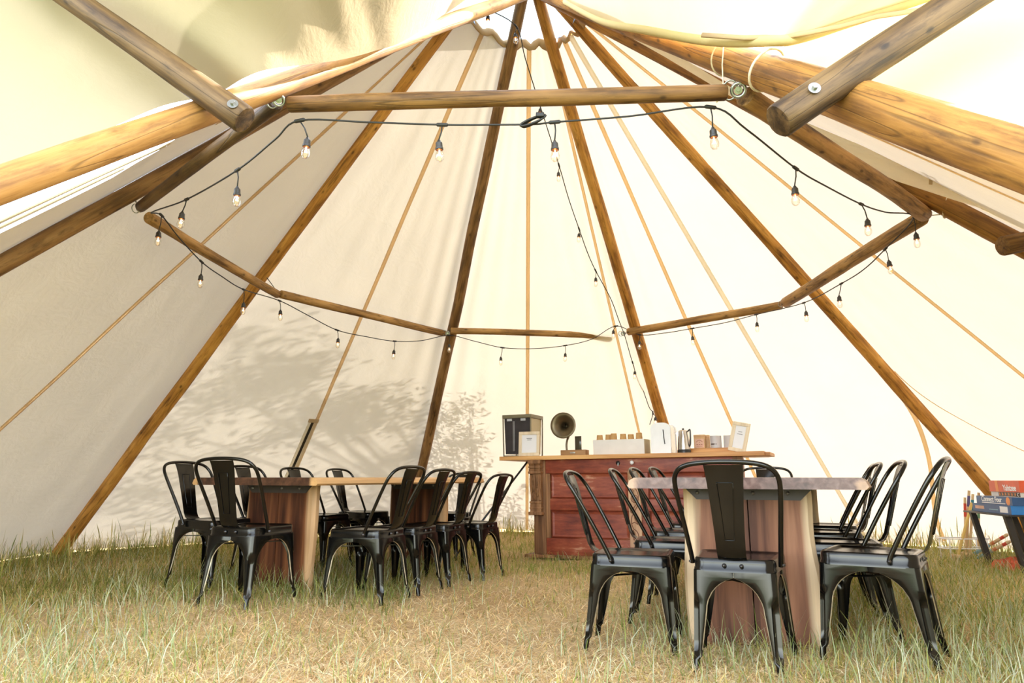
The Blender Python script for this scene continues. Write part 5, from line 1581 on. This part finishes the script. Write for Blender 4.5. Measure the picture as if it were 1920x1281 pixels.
PA = [np.array(pole_at(k, 0.05)[:2]) for k in 'ABCDEFGH']
def inside(x, y, m=0.0):
    """signed distance-like value inside the tent polygon (positive inside)"""
    d = np.full(len(x), 99.0)
    for i in range(7):
        a, b_ = PA[i], PA[i + 1]
        e = b_ - a; nrm = np.array([e[1], -e[0]]); nrm = nrm / np.linalg.norm(nrm)
        if nrm @ (np.array([CX, CY]) - a) < 0: nrm = -nrm
        d = np.minimum(d, (np.stack([x, y], 1) - a) @ nrm)
    return d
def pick(cols, n, jit=0.16):
    c = np.array(cols)[RNG.integers(0, len(cols), n)]
    return np.clip(c * (1 + RNG.normal(0, jit, (n, 1))), 0.01, 0.95).astype(np.float32)
def scatter(n, y0, y1, power=1.0, spread=0.80):
    """points in the camera's ground wedge, denser toward the doorway"""
    u = RNG.random(n) ** power
    y = y0 + (y1 - y0) * u
    x = RNG.uniform(-spread, spread, n) * (y + 0.3)
    return x, y
STRAW = [(0.86, 0.64, 0.36), (0.92, 0.75, 0.48), (0.74, 0.51, 0.25), (0.55, 0.35, 0.16), (0.90, 0.72, 0.43), (0.78, 0.61, 0.28)]
GREEN = [(0.22, 0.27, 0.06), (0.31, 0.35, 0.08), (0.39, 0.40, 0.11), (0.16, 0.21, 0.05), (0.46, 0.42, 0.15)]
BLUEG = [(0.34, 0.38, 0.19), (0.44, 0.46, 0.27), (0.30, 0.33, 0.14), (0.52, 0.52, 0.34), (0.40, 0.39, 0.17)]
OLIVE = [(0.42, 0.34, 0.09), (0.54, 0.43, 0.13), (0.33, 0.29, 0.07), (0.60, 0.45, 0.17)]
def patch(x, y, sc=1.0, seed=0.0):
    return 0.5 + 0.5 * np.sin(x * 2.3 * sc + 1.7 * np.sin(y * 1.9 * sc + seed)) * np.cos(y * 2.1 * sc + 1.3 * np.sin(x * 1.6 * sc + seed))
def straw_weight(x, y):
    return np.exp(-((x + 0.15) / 1.5) ** 2) * np.exp(-((y - 3.6) / 2.2) ** 2)
# lying straw thatch
x, y = scatter(75000, 2.55, 8.5, 1.8)
k = (inside(x, y) > 0.15) & (RNG.random(len(x)) < 0.30 + 0.8 * straw_weight(x, y)); x, y = x[k], y[k]; n = len(x)
blades('straw', x, y, RNG.uniform(0.05, 0.16, n), RNG.uniform(0.0022, 0.0052, n), np.zeros(n), RNG.uniform(0, 6.28, n), pick(STRAW, n, 0.2), 'flattened dry straw covering the aisle floor', RNG.uniform(0.006, 0.030, n), 0.002)
# short tufty olive grass everywhere
x, y = scatter(60000, 2.55, 10.3, 1.35)
k = (inside(x, y) > 0.02) & (RNG.random(len(x)) < 1.05 - 0.92 * straw_weight(x, y)) & (RNG.random(len(x)) < 0.35 + 0.75 * patch(x, y, 1.3)); x, y = x[k], y[k]; n = len(x)
left = (x < -0.8)[:, None]
c = np.where(RNG.random((n, 1)) < 0.5, pick(GREEN, n), pick(OLIVE, n)).astype(np.float32)
blades('grass', x, y, RNG.uniform(0.03, 0.085, n), RNG.uniform(0.0028, 0.0055, n), RNG.uniform(0.3, 0.9, n), RNG.uniform(0, 6.28, n), c, 'short olive green turf under the chairs and tables')
# taller single blue-green blades: thick at the games side, sparse elsewhere
x, y = scatter(30000, 2.6, 7.5, 1.5)
wgt = 0.05 + 0.55 / (1 + np.exp(-(x - 1.55 - 0.12 * (y - 3)) / 0.25)) + 0.30 / (1 + np.exp((x + 1.45) / 0.25)) * (patch(x, y, 1.2, 2.0) > 0.45)
k = (inside(x, y) > 0.1) & (RNG.random(len(x)) < wgt); x, y = x[k], y[k]; n = len(x)
blades('grass', x, y, RNG.uniform(0.06, 0.19, n), RNG.uniform(0.003, 0.0062, n), RNG.uniform(0.2, 0.85, n), RNG.uniform(0, 6.28, n), pick(BLUEG, n), 'long blue-green grass blades, thickest toward the games table')
# tufts round chair and table feet
tx, ty_ = [], []
for (cx_, cy2, az, lb) in CHAIRS:
    for q in range(46):
        r_ = RNG.uniform(0.12, 0.42); a = RNG.uniform(0, 6.28); tx.append(cx_ + r_ * math.cos(a)); ty_.append(cy2 + r_ * math.sin(a))
for (cc_, W2) in ((c1, 0.6), (c2, 0.6)):
    for q in range(700):
        u, v = RNG.uniform(-0.5, 0.5), RNG.uniform(-1.25, 1.2)
        tx.append(cc_[0] + u * math.cos(a24) + v * math.sin(a24)); ty_.append(cc_[1] - u * math.sin(a24) + v * math.cos(a24))
x, y = np.array(tx), np.array(ty_); n = len(x)
c = np.where(RNG.random((n, 1)) < 0.55, pick(BLUEG, n), pick(GREEN, n)).astype(np.float32)
blades('grass', x, y, RNG.uniform(0.08, 0.22, n), RNG.uniform(0.003, 0.006, n), RNG.uniform(0.2, 0.8, n), RNG.uniform(0, 6.28, n), c, 'taller grass left standing round the chair and table feet')
# uncut grass along the canvas with seed heads
x = RNG.uniform(-5.6, 6.0, 60000); y = RNG.uniform(1.5, 10.8, 60000)
d = inside(x, y); k = (d > -0.35) & (d < 0.95) & (RNG.random(len(x)) < np.exp(-np.clip(d, 0, 9) / 0.35)) & (np.abs(x) < 0.86 * y); x, y, d = x[k], y[k], d[k]; n = len(x)
c = np.where(RNG.random((n, 1)) < 0.6, pick(GREEN, n), pick(OLIVE, n)).astype(np.float32)
blades('grass', x, y, RNG.uniform(0.10, 0.27, n), RNG.uniform(0.004, 0.009, n), RNG.uniform(0.1, 0.6, n), RNG.uniform(0, 6.28, n), c, 'uncut grass growing along the foot of the canvas')
k = RNG.random(n) < 0.12; x, y = x[k], y[k]; n = len(x)
blades('grass', x, y, RNG.uniform(0.22, 0.38, n), RNG.uniform(0.005, 0.009, n), RNG.uniform(0.05, 0.35, n), RNG.uniform(0, 6.28, n), pick(OLIVE + GREEN, n), 'seeding grass stems standing tall at the canvas edge', None, 0.0, True)

# thicker green growth beside the shadowed canvas, under the tables and toward the games table
x = np.concatenate([RNG.uniform(-5.2, -0.7, 26000), RNG.uniform(1.7, 5.6, 16000), RNG.uniform(-0.8, 1.2, 6000)])
y = np.concatenate([RNG.uniform(4.3, 10.0, 26000), RNG.uniform(3.2, 9.0, 16000), RNG.uniform(6.2, 10.2, 6000)])
k = (inside(x, y) > 0.02) & (np.abs(x) < 0.84 * y) & (RNG.random(len(x)) < 0.35 + 0.7 * patch(x, y, 0.9, 1.0)); x, y = x[k], y[k]; n = len(x)
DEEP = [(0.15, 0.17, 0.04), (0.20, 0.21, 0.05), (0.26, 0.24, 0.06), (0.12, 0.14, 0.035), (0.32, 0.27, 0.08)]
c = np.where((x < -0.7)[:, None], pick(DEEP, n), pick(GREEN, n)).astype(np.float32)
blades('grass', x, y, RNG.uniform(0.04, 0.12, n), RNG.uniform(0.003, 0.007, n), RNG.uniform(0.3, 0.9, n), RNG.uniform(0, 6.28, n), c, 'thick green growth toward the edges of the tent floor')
